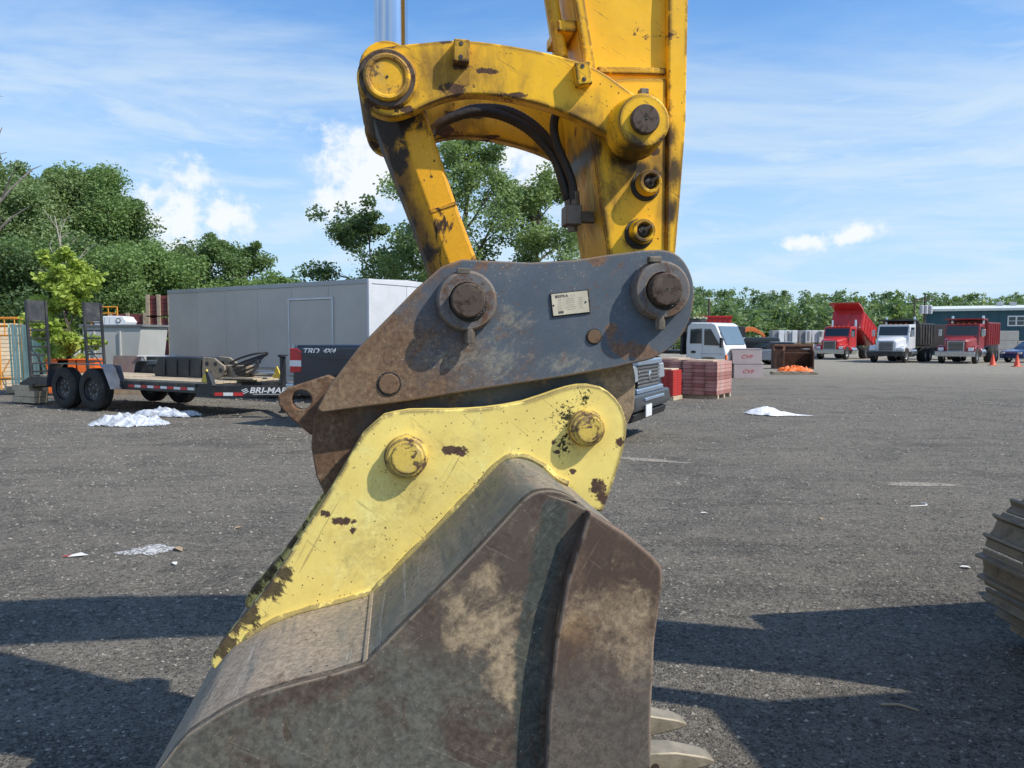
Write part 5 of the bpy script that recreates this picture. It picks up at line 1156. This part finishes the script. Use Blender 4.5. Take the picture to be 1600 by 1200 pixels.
# ------------------------------------------------------------------ dump trucks
def dump_truck(label, loc, rz, colr, hoodc, raised=0, bedc=None, group='dump trucks parked in a row', guard=True, bedwood=False):
    t = thing('dump_truck', label, 'dump truck', loc, rz, group); D = lambda: LB(t)     # origin: bumper middle, x forward
    D().box((-4.0, 0, .85), (7.6, .9, .28)).build('chassis', m_black, t, .01)
    hd = D(); ring = lambda x, w, z0, z1: [(x, -w, z0), (x, w, z0), (x, w, z1 - .12), (x, w * .8, z1), (x, -w * .8, z1), (x, -w, z1 - .12)]
    hd.loft([ring(-.25, .62, .75, 1.58), ring(-.4, .74, .75, 1.66), ring(-1.75, 1.0, .8, 1.86)]); h = hd.build('hood', hoodc, t, .03)
    g = D().box((-.22, 0, 1.18), (.06, 1.02, .72)).build('grille', m_chr2, h, .02); D().box((-.19, 0, 1.18), (.03, .90, .60)).build('grille_mesh', m_mesh, g)
    for k in range(7): D().box((-.17, 0, .93 + k * .085), (.015, .9, .022)).build('grille_bar', m_chr2, g)
    D().box((-.02, 0, .66), (.22, 2.42, .34)).build('front_bumper', m_chr2 if colr is not m_wt2 else m_black, t, .03)
    for y in (-.92, .92):
        D().prism([(-.30, .80), (-.25, 1.02), (-.5, 1.22), (-1.2, 1.25), (-1.6, 1.0), (-1.7, .75), (-1.5, .95), (-1.0, 1.08), (-.6, 1.0), (-.45, .8)], y - .24, y + .24).build('fender', hoodc, h, .03)
        D().box((-.27, y * .98, .98), (.10, .34, .22)).build('headlight', m_refl, h, .03)
    c = D().prism([(-1.72, .95), (-1.72, 1.86), (-2.0, 2.62), (-2.2, 2.72), (-3.35, 2.74), (-3.4, .95)], -1.08, 1.08).build('cab', colr, t, .05)
    D().bar((-1.755, 0, 1.93), (-1.985, 0, 2.56), 1.92, .03).build('windscreen', m_glass, c); D().box((-2.12, 0, 2.66), (.26, 2.0, .06)).build('sun_visor', colr, c, .01)
    for k in range(5): D().box((-2.3, -.7 + k * .35, 2.76), (.08, .12, .06)).build('marker_lamp', m_orange, c)
    for y in (-1, 1):
        D().prism([(-1.95, 1.85), (-2.15, 2.5), (-2.95, 2.52), (-2.95, 1.85)], y * 1.085 - .012, y * 1.085 + .012).build('side_window', m_glass, c)
        D().box((-1.75, y * 1.32, 2.1), (.10, .22, .48)).build('mirror', m_chr2, c, .03); D().bar((-1.8, y * 1.05, 2.2), (-1.75, y * 1.3, 2.2), .03, .03).build('mirror_arm', m_black, c)
        D().lathe([(.09, 1.0), (.09, 3.1), (.07, 3.3)], (-3.5, y * .95, 0), 'z', 12).build('exhaust_stack', m_chr2, t)
        D().lathe([(.32, -.6), (.32, .6)], (-2.5, y * .98, .72), 'x', 18).build('fuel_tank', m_chr2, t, .02)
    for x in (-1.05, -5.4, -6.7):
        for y in (-1, 1): wheel(t, x, y * 1.02, .52, .52, .30 if x > -2 else .55, y, m_steel, .56)
    piv = Vector((-7.3, 0, 1.15)); Mr = Matrix.Translation(piv) @ Matrix.Rotation(R(-raised), 4, 'Y') @ Matrix.Translation(-piv)
    B = lambda: MB(ROOTM[t] @ Mr)
    bedc = bedc or colr
    b = B().box((-5.55, 0, 1.22), (3.9, 2.3, .14)).build('dump_bed', bedc, t, .01)
    for y in (-1.2, 1.2):
        B().box((-5.6, y, 2.0), (4.0, .07, 1.5)).build('bed_side', bedc, b, .01)
        B().box((-5.6, y, 2.78), (4.05, .14, .12)).build('top_rail', bedc, b, .02)
        for k in range(6): B().box((-7.4 + k * .73, y * 1.05, 2.0), (.10, .08, 1.46)).build('bed_rib', bedc, b, .01)
    B().box((-3.62, 0, 2.1), (.07, 2.4, 1.75)).build('bed_front', bedc, b, .01); B().box((-7.58, 0, 1.95), (.07, 2.4, 1.4)).build('tailgate', bedc, b, .01)
    B().box((-3.60, 0, 2.1), (.12, .5, 1.7)).build('hoist_housing', bedc, b, .02)
    if guard: B().prism([(-3.7, 2.95), (-2.35, 2.98), (-2.3, 3.10), (-3.7, 3.08)], -1.2, 1.2).build('cab_guard', bedc, b, .02)
    if raised: D().tube([(-3.7, 0, 1.0), Mr @ Vector((-3.75, 0, 2.3))], .09, 12).build('hoist_cylinder', m_chr2, t)
    return t
m_rd = plain('truck_red', (.52, .025, .025), .3, 0, .08, 2, dirt=.2, dirtcol=(.25, .12, .10), coat=.4); m_mar = plain('truck_maroon', (.26, .028, .032), .32, 0, .1, 2, dirt=.3, dirtcol=(.22, .13, .11), coat=.3)
m_wt2 = plain('truck_pale_silver', (.66, .68, .71), .3, 0, .05, 2, dirt=.2, dirtcol=(.4, .38, .35), coat=.3); m_bedblk = plain('bed_black', (.03, .03, .032), .5, 0, .2, 3, dirt=.4)
HD = math.atan2(-.74, -.67)
def tloc(u, Y): return gpt(u, Y)
dump_truck('bright red dump truck with its red bed tipped up', tloc(1293, 63), HD, m_rd, m_rd, 21, group=None)
dump_truck('silver white dump truck with a black bed between the red ones', tloc(1381, 54), HD, m_wt2, m_wt2, 0, m_bedblk)
dump_truck('dark maroon dump truck with chrome nose beside the traffic cones', tloc(1490, 52), HD, m_mar, m_mar, 0, m_mar)
bb = thing('truck_body', 'brown steel truck body standing between the white and maroon dump trucks', 'truck body', tloc(1458, 63), HD)
m_bb = plain('brown_body_steel', (.17, .13, .10), .7, 0, .2, 2, dirt=.4)
LB(bb).box((-1.5, 0, 1.9), (3.2, 2.3, 1.9)).build('body', m_bb, bb, .03)
for k in range(4): LB(bb).box((-2.8 + k * .85, -1.18, 1.9), (.1, .08, 1.8)).build('rib', m_bb, bb, .01)
LB(bb).box((-1.5, 0, .75), (3.6, 1.0, .3)).build('frame', m_black, bb)
for x in (-2.2, -.9): 
    for y in (-1, 1): wheel(bb, x, y, .5, .5, .4, y, m_steel)
# ------------------------------------------------------------------ pallets, boxes, bin
m_rb = plain('red_washed_boards', (.46, .235, .20), .75, 0, .25, 5, dirt=.75, dirtcol=(.50, .38, .33), bump=.2); m_rb2 = plain('red_dark_boards', (.32, .13, .11), .75, 0, .25, 5, dirt=.6, dirtcol=(.38, .26, .22), bump=.2)
def board_pallet(label, u, v, rz, n=9, w=1.15, dpt=1.35, hh=.092):
    s = thing('board_pallet', label, 'pallet', tuple(gp(u, v)), rz, 'reddish board stacks'); S = lambda: LB(s)
    mesh1 = MB().box((0, 0, 0), (w / 4 - .008, dpt, hh - .008)).mesh('board', None); mesh1.materials.append(m_rb); mesh2 = mesh1.copy(); mesh2.materials.clear(); mesh2.materials.append(m_rb2)
    for k in range(3): S().box((0, -dpt / 2 + .12 + k * (dpt - .24) / 2, .05), (w, .1, .09)).build('bearer', m_wood, s)
    for j in range(n):
        for k in range(4): piece('board', random.choice((mesh1, mesh1, mesh2)), s, Matrix.Translation((-w / 2 + (k + .5) * w / 4, random.uniform(-.02, .02), .10 + (j + .5) * hh)))
    S().box((-.05, .1, .10 + n * hh + .012), (w * .8, dpt * .8, .02)).build('cover_sheet', m_wood, s)
    S().box((-w * .22, 0, .10 + n * hh / 2 + .005), (.025, dpt + .012, n * hh + .05)).build('strap', m_black, s)
board_pallet('pallet of pink washed boards nearest the white truck front', 1094, 620, R(-32), 9, 1.25, 1.25); board_pallet('darker board pallet half hidden beside the pink one', 1047, 610, R(-32), 9, 1.1, 1.25)
rp = thing('tile_pallet', 'small bright red pallet of stacked tiles beside the pickup grille', 'pallet', tuple(gp(1041, 624)), R(-32)); m_tile = plain('red_tiles', (.42, .035, .03), .5, 0, .2, 6)
tmsh = MB().box((0, 0, 0), (.135, .6, .058)).mesh('tile'); tmsh.materials.append(m_tile)
for j in range(10):
    for k in range(4): piece('tile', tmsh, rp, Matrix.Translation((-.21 + k * .14, random.uniform(-.008, .008), .14 + j * .062)))
LB(rp).box((0, 0, .05), (.6, .62, .10)).build('pallet_base', m_wood, rp, .01); LB(rp).box((-.03, 0, .745), (.5, .5, .03)).build('cover_board', m_ply, rp, .004)
m_card = plain('pinkish_carton', (.50, .40, .38), .8, 0, .06, 3); m_cred = plain('carton_red_print', (.52, .06, .07), .7)
bxp = gpt(1166, 30.8)
for k in range(2):
    c = thing('carton', ('lower pinkish carton with red lettering beside the white truck', 'upper pinkish carton stacked on the lower one')[k], 'carton', (bxp[0] - .06 * k, bxp[1], bxp[2] + .585 * k), R(-6), 'pinkish cartons by the white truck')
    LB(c).box((0, 0, .29), (1.12, .8, .575)).build('box', m_card, c, .008); LB(c).box((0, 0, .575), (1.14, .82, .02)).build('lid_edge', m_card, c, .003)
    text('carton_lettering', 'CVF', .20, m_cred, c, Matrix.Translation((-.02, -.402, .26)) @ FACE, .001, .2, 1.25)
bn = thing('rusty_bin', 'rusty brown steel bin with a rolled top beside the orange netting', 'bin', tuple(gp(1238, 576)), R(-12))
m_rs = worn('rusty_bin_steel', (.105, .052, .034), [('noise', (.17, .075, .04), dict(s=3, lo=.45, hi=.65)), ('noise', (.05, .03, .024), dict(s=5, lo=.52, hi=.65))], rough=.8, bump=.3)
Bn = lambda: LB(bn)
for x in (-1.0, 1.0): Bn().prism([(-.55, 0), (.75, 0), (.75, 1.0), (.2, 1.28), (.0, 1.2), (-.55, .95)], x - .03, x + .03, 'x').build('end_plate', m_rs, bn, .01)
for x in (-.98, -.55): Bn().box((x, -.6, .5), (.10, .10, 1.0)).build('post', m_rs, bn, .01)
Bn().box((-.8, -.58, .5), (.42, .04, .98)).build('front_panel', m_rs, bn, .005)
Bn().box((0, .72, .55), (2.0, .05, 1.0)).build('back_plate', m_rs, bn, .005); Bn().box((0, .1, .06), (2.0, 1.3, .08)).build('floor_plate', m_rs, bn)
Bn().tube([(-.95, .10, 1.22), (1.05, .10, 1.22)], .11, 18).build('rolled_edge', m_rs, bn); Bn().bar((-.5, -.05, .85), (1.0, -.05, .85), .5, .06).build('cross_shelf', m_rs, bn, .01)
Bn().bar((-.62, -.5, .72), (-.40, .1, 1.26), .10, .10).build('side_arm', m_rs, bn, .01)
def crumple(name, label, cat, loc, rz, sx, sy, sz, mat, seed, freq=5.0, amp=.5, n=84, tail=0):
    """loose sheeting: a crumpled height field with sharp folds, thin at its ragged edge"""
    r = np.random.default_rng(seed); u = np.linspace(-1.25, 1.25, n); X, Y = np.meshgrid(u, u, indexing='ij')
    def rid(x, y, f, k):
        t = 0
        for q in range(k):
            a = r.random() * 6.28; p = r.random() * 6.28; w = .5 * np.sin(2.1 * f * (x * math.sin(a) - y * math.cos(a)) + r.random() * 6)
            t = t + (1 - np.abs(np.sin(f * (1 + .35 * q) * (x * math.cos(a) + y * math.sin(a)) + p + w))) ** 1.6 / (1 + .25 * q)
        return t / k
    th = np.arctan2(Y, X); e = 1 + .16 * np.sin(2 * th + r.random() * 6) + .10 * np.sin(5 * th + r.random() * 6) + .06 * np.sin(9 * th + r.random() * 6)
    rr = np.sqrt(X * X + Y * Y) / e; env = np.clip(1 - rr, 0, 1)
    big = .5 + .5 * np.sin(2.3 * X + r.random() * 6) * np.cos(2.0 * Y + r.random() * 6)
    Z = sz * (env ** .55) * (.30 + .45 * big + amp * (rid(X, Y, freq, 6) * 1.5 - .35) + amp * .35 * (rid(X, Y, freq * 3, 5) - .4)); Z = np.maximum(Z, .004 + .012 * r.random(Z.shape) * (env > 0))
    Xs, Ys = X * sx, Y * sy
    if tail: k_ = np.clip(X, 0, 2); Ys = Ys * np.maximum(.15, 1 - .75 * k_); Z = Z * np.maximum(.15, 1 - .75 * k_); Xs = Xs * (1 + tail * k_)
    V = np.stack([Xs, Ys, Z], -1).reshape(-1, 3); ok = (rr < 1).reshape(-1); idx = np.arange(n * n).reshape(n, n)
    Q = np.stack([idx[:-1, :-1], idx[1:, :-1], idx[1:, 1:], idx[:-1, 1:]], -1).reshape(-1, 4); Q = Q[ok[Q].all(1)]
    used = np.unique(Q); mp = np.full(n * n, -1); mp[used] = np.arange(len(used))
    mb = MB().add([tuple(p) for p in V[used]], [tuple(int(q) for q in f) for f in mp[Q]]); return solo(name, mb, mat, label, cat, loc, rz, smooth=50)
m_film, n_, b_ = base_mat('clear_film'); b_.inputs['Base Color'].default_value = (.74, .78, .85, 1); b_.inputs['Roughness'].default_value = .18
_tp = n_.node('ShaderNodeBsdfTransparent'); _mx = n_.node('ShaderNodeMixShader')
n_.put(_mx.inputs[0], n_.smooth(n_.noise(n_.node('ShaderNodeTexCoord').outputs['Object'], 7, 6, .7, .6), .35, .65, .35, .92))
m_film.node_tree.links.new(_tp.outputs[0], _mx.inputs[1]); m_film.node_tree.links.new(b_.outputs[0], _mx.inputs[2]); m_film.node_tree.links.new(_mx.outputs[0], m_film.node_tree.nodes['Material Output'].inputs[0])
m_wfilm = plain('white_sheeting', (.80, .80, .80), .5, 0, .06, 8)
a_, b2 = gp(205, 664), gp(262, 650)
crumple('plastic_sheet', 'crumpled clear plastic sheet on the ground before the trailer wheel', 'plastic', tuple(a_), R(-10), .56, .42, .42, m_film, 3, 3.4, .55)
crumple('plastic_sheet', 'thinner trailing piece of clear plastic under the flatbed', 'plastic', tuple(b2), R(-6), .60, .36, .36, m_film, 8, 3.4, .55)
crumple('white_sack', 'crumpled white plastic sack lying alone on the gravel', 'sack', tuple(gp(1203, 648)), R(-14), .46, .30, .25, m_wfilm, 6, 3.0, .5, tail=.6)
crumple('orange_netting', 'heap of orange safety netting in front of the rusty bin', 'netting', tuple(gp(1243, 581.5)), R(-10), .70, .40, .75, m_orange, 12, 4, .5)
np2 = thing('broken_pallet', 'broken grey pallet under the orange netting', 'pallet', tuple(gp(1240, 585)), R(-10))
for k in range(5): LB(np2).box((-.85 + k * .42, 0, .10), (.09, .9, .03)).build('slat', m_dun, np2)
for y in (-.4, .4): LB(np2).box((0, y, .05), (1.9, .09, .08)).build('runner', m_dun, np2)
# ------------------------------------------------------------------ far yard
rc = thing('red_container', 'bright red ribbed container behind the white cab-over truck', 'container', gpt(1117, 50), R(-10)); m_rc = plain('container_red', (.52, .02, .02), .4, 0, .1, 1)
LB(rc).box((-.3, 0, 1.6), (2.3, 2.2, 2.9)).build('box', m_rc, rc, .02)
for k in range(8): LB(rc).box((-1.36 + k * .30, -1.12, 1.6), (.12, .07, 2.7)).build('rib', m_rc, rc, .01)
LB(rc).box((-.3, -1.13, 3.07), (2.4, .12, .12)).build('top_rail', m_rc, rc, .01)
oe = thing('orange_excavator', 'small orange excavator with its boom lowered before the far wood', 'excavator', gpt(1152, 64), 0); m_oe = plain('excavator_orange', (.70, .17, .03), .45, 0, .12, 2)
O_ = lambda: LB(oe)
O_().prism([(-1.2, .9), (.2, .9), (.2, 2.0), (-1.2, 1.9)], -.9, .9).build('house', m_oe, oe, .06); O_().prism([(-.4, 1.2), (.4, 1.2), (.3, 2.7), (-.4, 2.75)], -.95, -.1).build('cab', m_black, oe, .05)
O_().prism(smooth_poly([(.1, 1.9), (.5, 2.6), (1.3, 2.65), (2.1, 2.1), (2.15, 1.9), (1.3, 2.3), (.6, 2.25), (.3, 1.8)], 2), -.15, .15).build('boom', m_oe, oe, .02)
O_().prism([(1.95, 2.1), (2.2, 2.0), (2.3, .9), (2.1, .9)], -.12, .12).build('stick', m_oe, oe, .02); O_().prism([(1.9, .3), (2.5, .3), (2.4, .95), (2.1, .95)], -.35, .35).build('bucket', m_black, oe, .02)
for y in (-.8, .8): O_().prism(smooth_poly([(-1.5, .05), (-1.7, .4), (-1.5, .75), (1.1, .75), (1.3, .4), (1.1, .05)], 2), y - .22, y + .22).build('track', m_black, oe, .02)
def car(label, loc, rz, colr, suv=False, group=None):
    c = thing('parked_car', label, 'car', loc, rz, group); C_ = lambda: LB(c); h = 1.75 if suv else 1.45
    C_().prism([(-2.3, .3), (-2.3, .95), (-2.1, 1.02), (1.0, 1.0), (2.1, .82), (2.25, .6), (2.2, .3)], -.92, .92).build('body', colr, c, .08, seg=3)
    C_().prism([(-2.2 if suv else -1.9, .98), (-1.95 if suv else -1.2, h), (.2, h), (1.05, .98)], -.80, .80).build('cabin', m_glass, c, .06)
    C_().prism([(-2.0 if suv else -1.25, h - .02), (.25, h - .02), (.15, h + .04), (-1.8 if suv else -1.1, h + .04)], -.76, .76).build('roof', colr, c, .03)
    for x in (-1.4, 1.4):
        for y in (-1, 1): wheel(c, x, y * .82, .34, .34, .22, y, m_steel)
    for y in (-.65, .65): C_().box((2.2, y, .68), (.08, .3, .14)).build('headlight', m_refl, c, .02); C_().box((-2.29, y, .8), (.05, .25, .16)).build('tail_lamp', m_red, c, .02)
m_slate = plain('slate_car_paint', (.07, .09, .12), .25, .2, .06, 2, coat=.5); m_bluec = plain('blue_car_paint', (.02, .05, .16), .25, .1, .06, 2, coat=.5); m_silver = plain('silver_car_paint', (.30, .34, .38), .28, .4, .06, 2, coat=.5)
car('dark slate off-roader parked past the cartons', gpt(1166, 52), R(170), m_slate, True); car('silver-blue saloon parked by the rusty bin', gpt(1207, 50), R(160), m_silver); car('blue car cut off beside the concrete blocks', gpt(1612, 56), R(200), m_bluec)
m_wrap = plain('white_wrapped_goods', (.74, .76, .78), .5, 0, .10, 1.5); m_wrapd = plain('grey_block_face', (.26, .27, .28), .8, 0, .15, 2)
for j in range(2):
    for k in range(9):
        if j == 1 and k in (0,): continue
        q = gpt(1196 + k * 10.4, 70 + (k % 2) * .15)
        w = thing('wrapped_pallet', ('white wrapped pallet in the lower row before the far wood', 'white wrapped pallet in the upper row before the far wood')[j], 'pallet', (q[0], q[1], q[2] + j * 1.26), R(3), ('lower row of white wrapped pallets', 'upper row of white wrapped pallets')[j])
        LB(w).box((0, 0, .67), (.46, .8, 1.10)).build('load', m_wrapd if (k * 5 + j * 3) % 4 == 0 else m_wrap, w, .02); LB(w).box((0, 0, .06), (.56, .82, .10)).build('pallet_base', m_dun, w)
        if k % 3 == 0: LB(w).box((0, -.41, .70), (.22, .02, .90)).build('dark_face', m_wrapd, w)
m_conc = plain('concrete_grey', (.34, .33, .31), .85, 0, .12, 1.5, dirt=.3)
cbp = gpt(1580, 62)
for i, (dx, z, w, h) in enumerate(((-.9, 0, 1.6, .8), (.9, 0, 1.6, .8), (-.7, .82, 1.5, .7), (.8, .82, 1.3, .7), (-.6, 1.54, 1.5, .8), (2.2, 0, 1.2, .9))):
    solo('concrete_block', MB().box((0, 0, h / 2), (w, 1.0, h)), m_conc, ['left foot block of the concrete stack by the maroon truck', 'middle foot block of the concrete stack by the maroon truck', 'second course block nearer the maroon truck', 'second course block nearer the blue car', 'topmost concrete block of the stack', 'single concrete block beside the blue car'][i].replace('left foot', 'foot').replace('middle foot', 'inner foot'), 'concrete block', (cbp[0] + dx, cbp[1], cbp[2] + z), R(-4), 'concrete blocks stacked in the far yard', .03)
for i, (u, v) in enumerate(((1551, 571), (1589, 573))):
    cn = thing('traffic_cone', ('orange traffic cone closest to the maroon dump truck', 'orange traffic cone closest to the blue car')[i], 'cone', tuple(gp(u, v)), 0, 'orange traffic cones')
    LB(cn).lathe([(.19, .04), (.17, .06), (.035, .70), (.02, .71)], (0, 0, 0), 'z', 20).build('cone', plain('cone_orange', (.75, .08, .03), .5), cn); LB(cn).box((0, 0, .02), (.42, .42, .04)).build('foot', m_orange, cn, .01)
# teal metal building
bd = thing('metal_building', 'long teal blue metal building with a white roof edge', 'building', (*gpt(1443, 82)[:2], gz(82)), R(-28)); U = lambda: LB(bd)
m_teal = plain('teal_cladding', (.020, .078, .105), .45, .1, .08, .3); m_roofw = plain('white_roof', (.66, .68, .64), .5)
U().box((19, 6, 2.35), (37.96, 11.9, 4.7)).build('wall', m_teal, bd)
rm = MB().box((0, 0, 0), (.10, .06, 4.6)).mesh('cladding_rib'); rm.materials.append(m_teal)
for k in range(42): piece('cladding_rib', rm, bd, Matrix.Translation((.3 + k * .9, 0.02, 2.32)))
U().prism([(-.35, 4.62), (12.3, 4.62), (12.3, 4.8), (6, 5.35), (-.35, 4.86)], -.2, 38.2, 'x').build('roof', m_roofw, bd)
for k, x in enumerate((8.1, 15.5, 22.0)):
    w = U().box((x, .03, 3.55), (1.5, .10, 1.05)).build('window', m_white, bd)
    for q in (-.36, .36): U().box((x + q, -.03, 3.55), (.58, .05, .82)).build('pane', m_glass, w); U().box((x + q, -.062, 3.55), (.60, .02, .04)).build('glazing_bar', m_white, w)
for x in (7.0, 8.2): U().box((x, 5, 5.4), (.6, .6, .5)).build('roof_vent', m_pg, bd, .02)
# poles
def pole(label, u, Y, h, arms=True, can=False):
    p = thing('utility_pole', label, 'pole', gpt(u, Y), 0, 'timber utility poles'); LB(p).tube([(0, 0, 0), (0, 0, h)], [.14, .09], 10).build('post', m_bark, p)
    if arms: LB(p).box((0, 0, h - .5), (2.0, .10, .12)).build('cross_arm', m_bark, p)
    if can:
        for x in (-.45, 0, .45): LB(p).lathe([(.20, h - 2.0), (.20, h - 1.2), (.10, h - 1.1)], (x, -.25, 0), 'z', 12).build('transformer', m_pg, p)
pole('utility pole with three grey transformers beside the teal building', 1441, 80, 6.3, True, True); pole('slim pole before the wood near the red tipped bed', 1425, 110, 7.6); pole('slim pole rising over the red container', 1106, 75, 5.6, False)
# ------------------------------------------------------------------ litter and spills
def blotch(name, label, cat, u, v, sx, sy, h, m, seed, rz=0):
    r = np.random.default_rng(seed); n = 40; V = [(0, 0, h)]; ph = r.random(8) * 6.28
    for ring, f in ((1, .45), (2, .8), (3, 1.0)):
        for i in range(n):
            a = 2 * math.pi * i / n; e = 1 + sum(math.sin((k + 2) * a + ph[k]) * .16 / (1 + k * .4) for k in range(8)) + r.normal() * .05
            V.append((math.cos(a) * sx * f * e, math.sin(a) * sy * f * e, (h * (1 - f * .9) * (.8 + .4 * r.random())) if ring < 3 else .0012))
    Fq = [(0, 1 + i, 1 + (i + 1) % n) for i in range(n)] + [(1 + q * n + i, 1 + (q + 1) * n + i, 1 + (q + 1) * n + (i + 1) % n, 1 + q * n + (i + 1) % n) for q in range(2) for i in range(n)]
    g = gp(u, v); return solo(name, MB().add(V, Fq), m, label, cat, (g.x, g.y, g.z + .0015), rz)
def grit(name, c):
    m, n, b = base_mat(name); v = n.node('ShaderNodeTexCoord').outputs['Object']; k = n.noise(v, 45, 5, .75)
    n.put(b.inputs['Base Color'], n.mix(n.smooth(k, .42, .60), (.13, .125, .117), c)); b.inputs['Roughness'].default_value = .95; return m
m_pow = grit('spilt_powder', (.62, .61, .59)); m_sand = grit('spilt_sand', (.40, .34, .25))
blotch('powder_spill', 'small spill of white powder on the dark gravel', 'spill', 233, 860, .17, .12, .010, m_pow, 4)
blotch('sand_spill', 'thin streak of pale sand beside the yellow bucket ear', 'spill', 1015, 719, .42, .10, .006, m_sand, 6, R(-24))
blotch('sand_spill', 'faint pale sand smear out on the gravel before the track', 'spill', 1440, 757, .40, .10, .005, m_sand, 9, R(-10))
def flake(name, label, cat, u, v, pts, m, h=.01, rz=0):
    g = gp(u, v); k = len(pts); top = [(x, y, .004 + h * math.sin(i * 2.1) ** 2) for i, (x, y) in enumerate(pts)]; bot = [(x, y, z - .0025) for x, y, z in top]
    fs = [tuple(range(k)), tuple(range(2 * k - 1, k - 1, -1))] + [(i, i + k, (i + 1) % k + k, (i + 1) % k) for i in range(k)]
    return solo(name, MB().add(top + bot, fs), m, label, cat, (g.x, g.y, g.z + .003), rz)
m_dry = plain('dry_leaf', (.40, .29, .17), .8); m_paper = plain('paper_scrap', (.72, .70, .66), .8); m_rpap = plain('red_scrap', (.55, .10, .09), .7)
lf = [(-.06, 0), (-.03, .02), (.02, .024), (.06, .006), (.03, -.02), (-.03, -.022)]
flake('dry_leaf', 'tan dry leaf lying beside the white powder', 'leaf', 279, 860, lf, m_dry, .018, R(-50))
sc_ = thing('paper_scrap', 'torn red and white wrapper left on the open gravel', 'litter', tuple(gp(122, 869)), 0)
LB(sc_).add([(-.06, -.03, .004), (.03, -.03, .012), (.07, .01, .006), (.0, .04, .016), (-.06, .02, .005)], [(0, 1, 2, 3, 4)]).build('white_piece', m_paper, sc_); LB(sc_).add([(-.10, -.035, .003), (-.055, -.035, .010), (-.05, .02, .008), (-.09, .015, .003)], [(0, 1, 2, 3)]).build('red_piece', m_rpap, sc_)
wg = gp(1440, 792); P = smooth_poly([(-.10, 0, .006), (.0, .01, .008), (.06, .03, .010), (.075, .08, .012), (.06, .12, .008)], 4, False)
solo('plastic_strip', MB().tube(P, .006, 6), m_paper, 'curled white plastic strip on the gravel near the track', 'litter', tuple(wg), 0)
for i, (u, v, lb) in enumerate([(1100, 803, 'pale paper fleck on the gravel past the bucket cutter'), (1283, 812, 'tan wood chip among the wheel marks'), (1508, 888, 'pale broken chip beside the excavator track'), (372, 826, 'small white chip between the powder and the coupler lug'), (273, 882, 'pale pebble-like chip just below the dry leaf')]):
    flake('litter_chip', lb, 'litter', u, v, [(x * .55, y * .7) for x, y in lf], m_paper if i % 2 == 0 else m_dry, .01, i * 1.3)
wb = gp(1405, 1107); solo('twig', MB().tube([(-.07, 0, .008), (0, .01, .012), (.07, -.015, .008)], [.004, .005, .003], 6), m_dry, 'thin dry twig in the shadow before the track', 'twig', tuple(wb), R(-15))
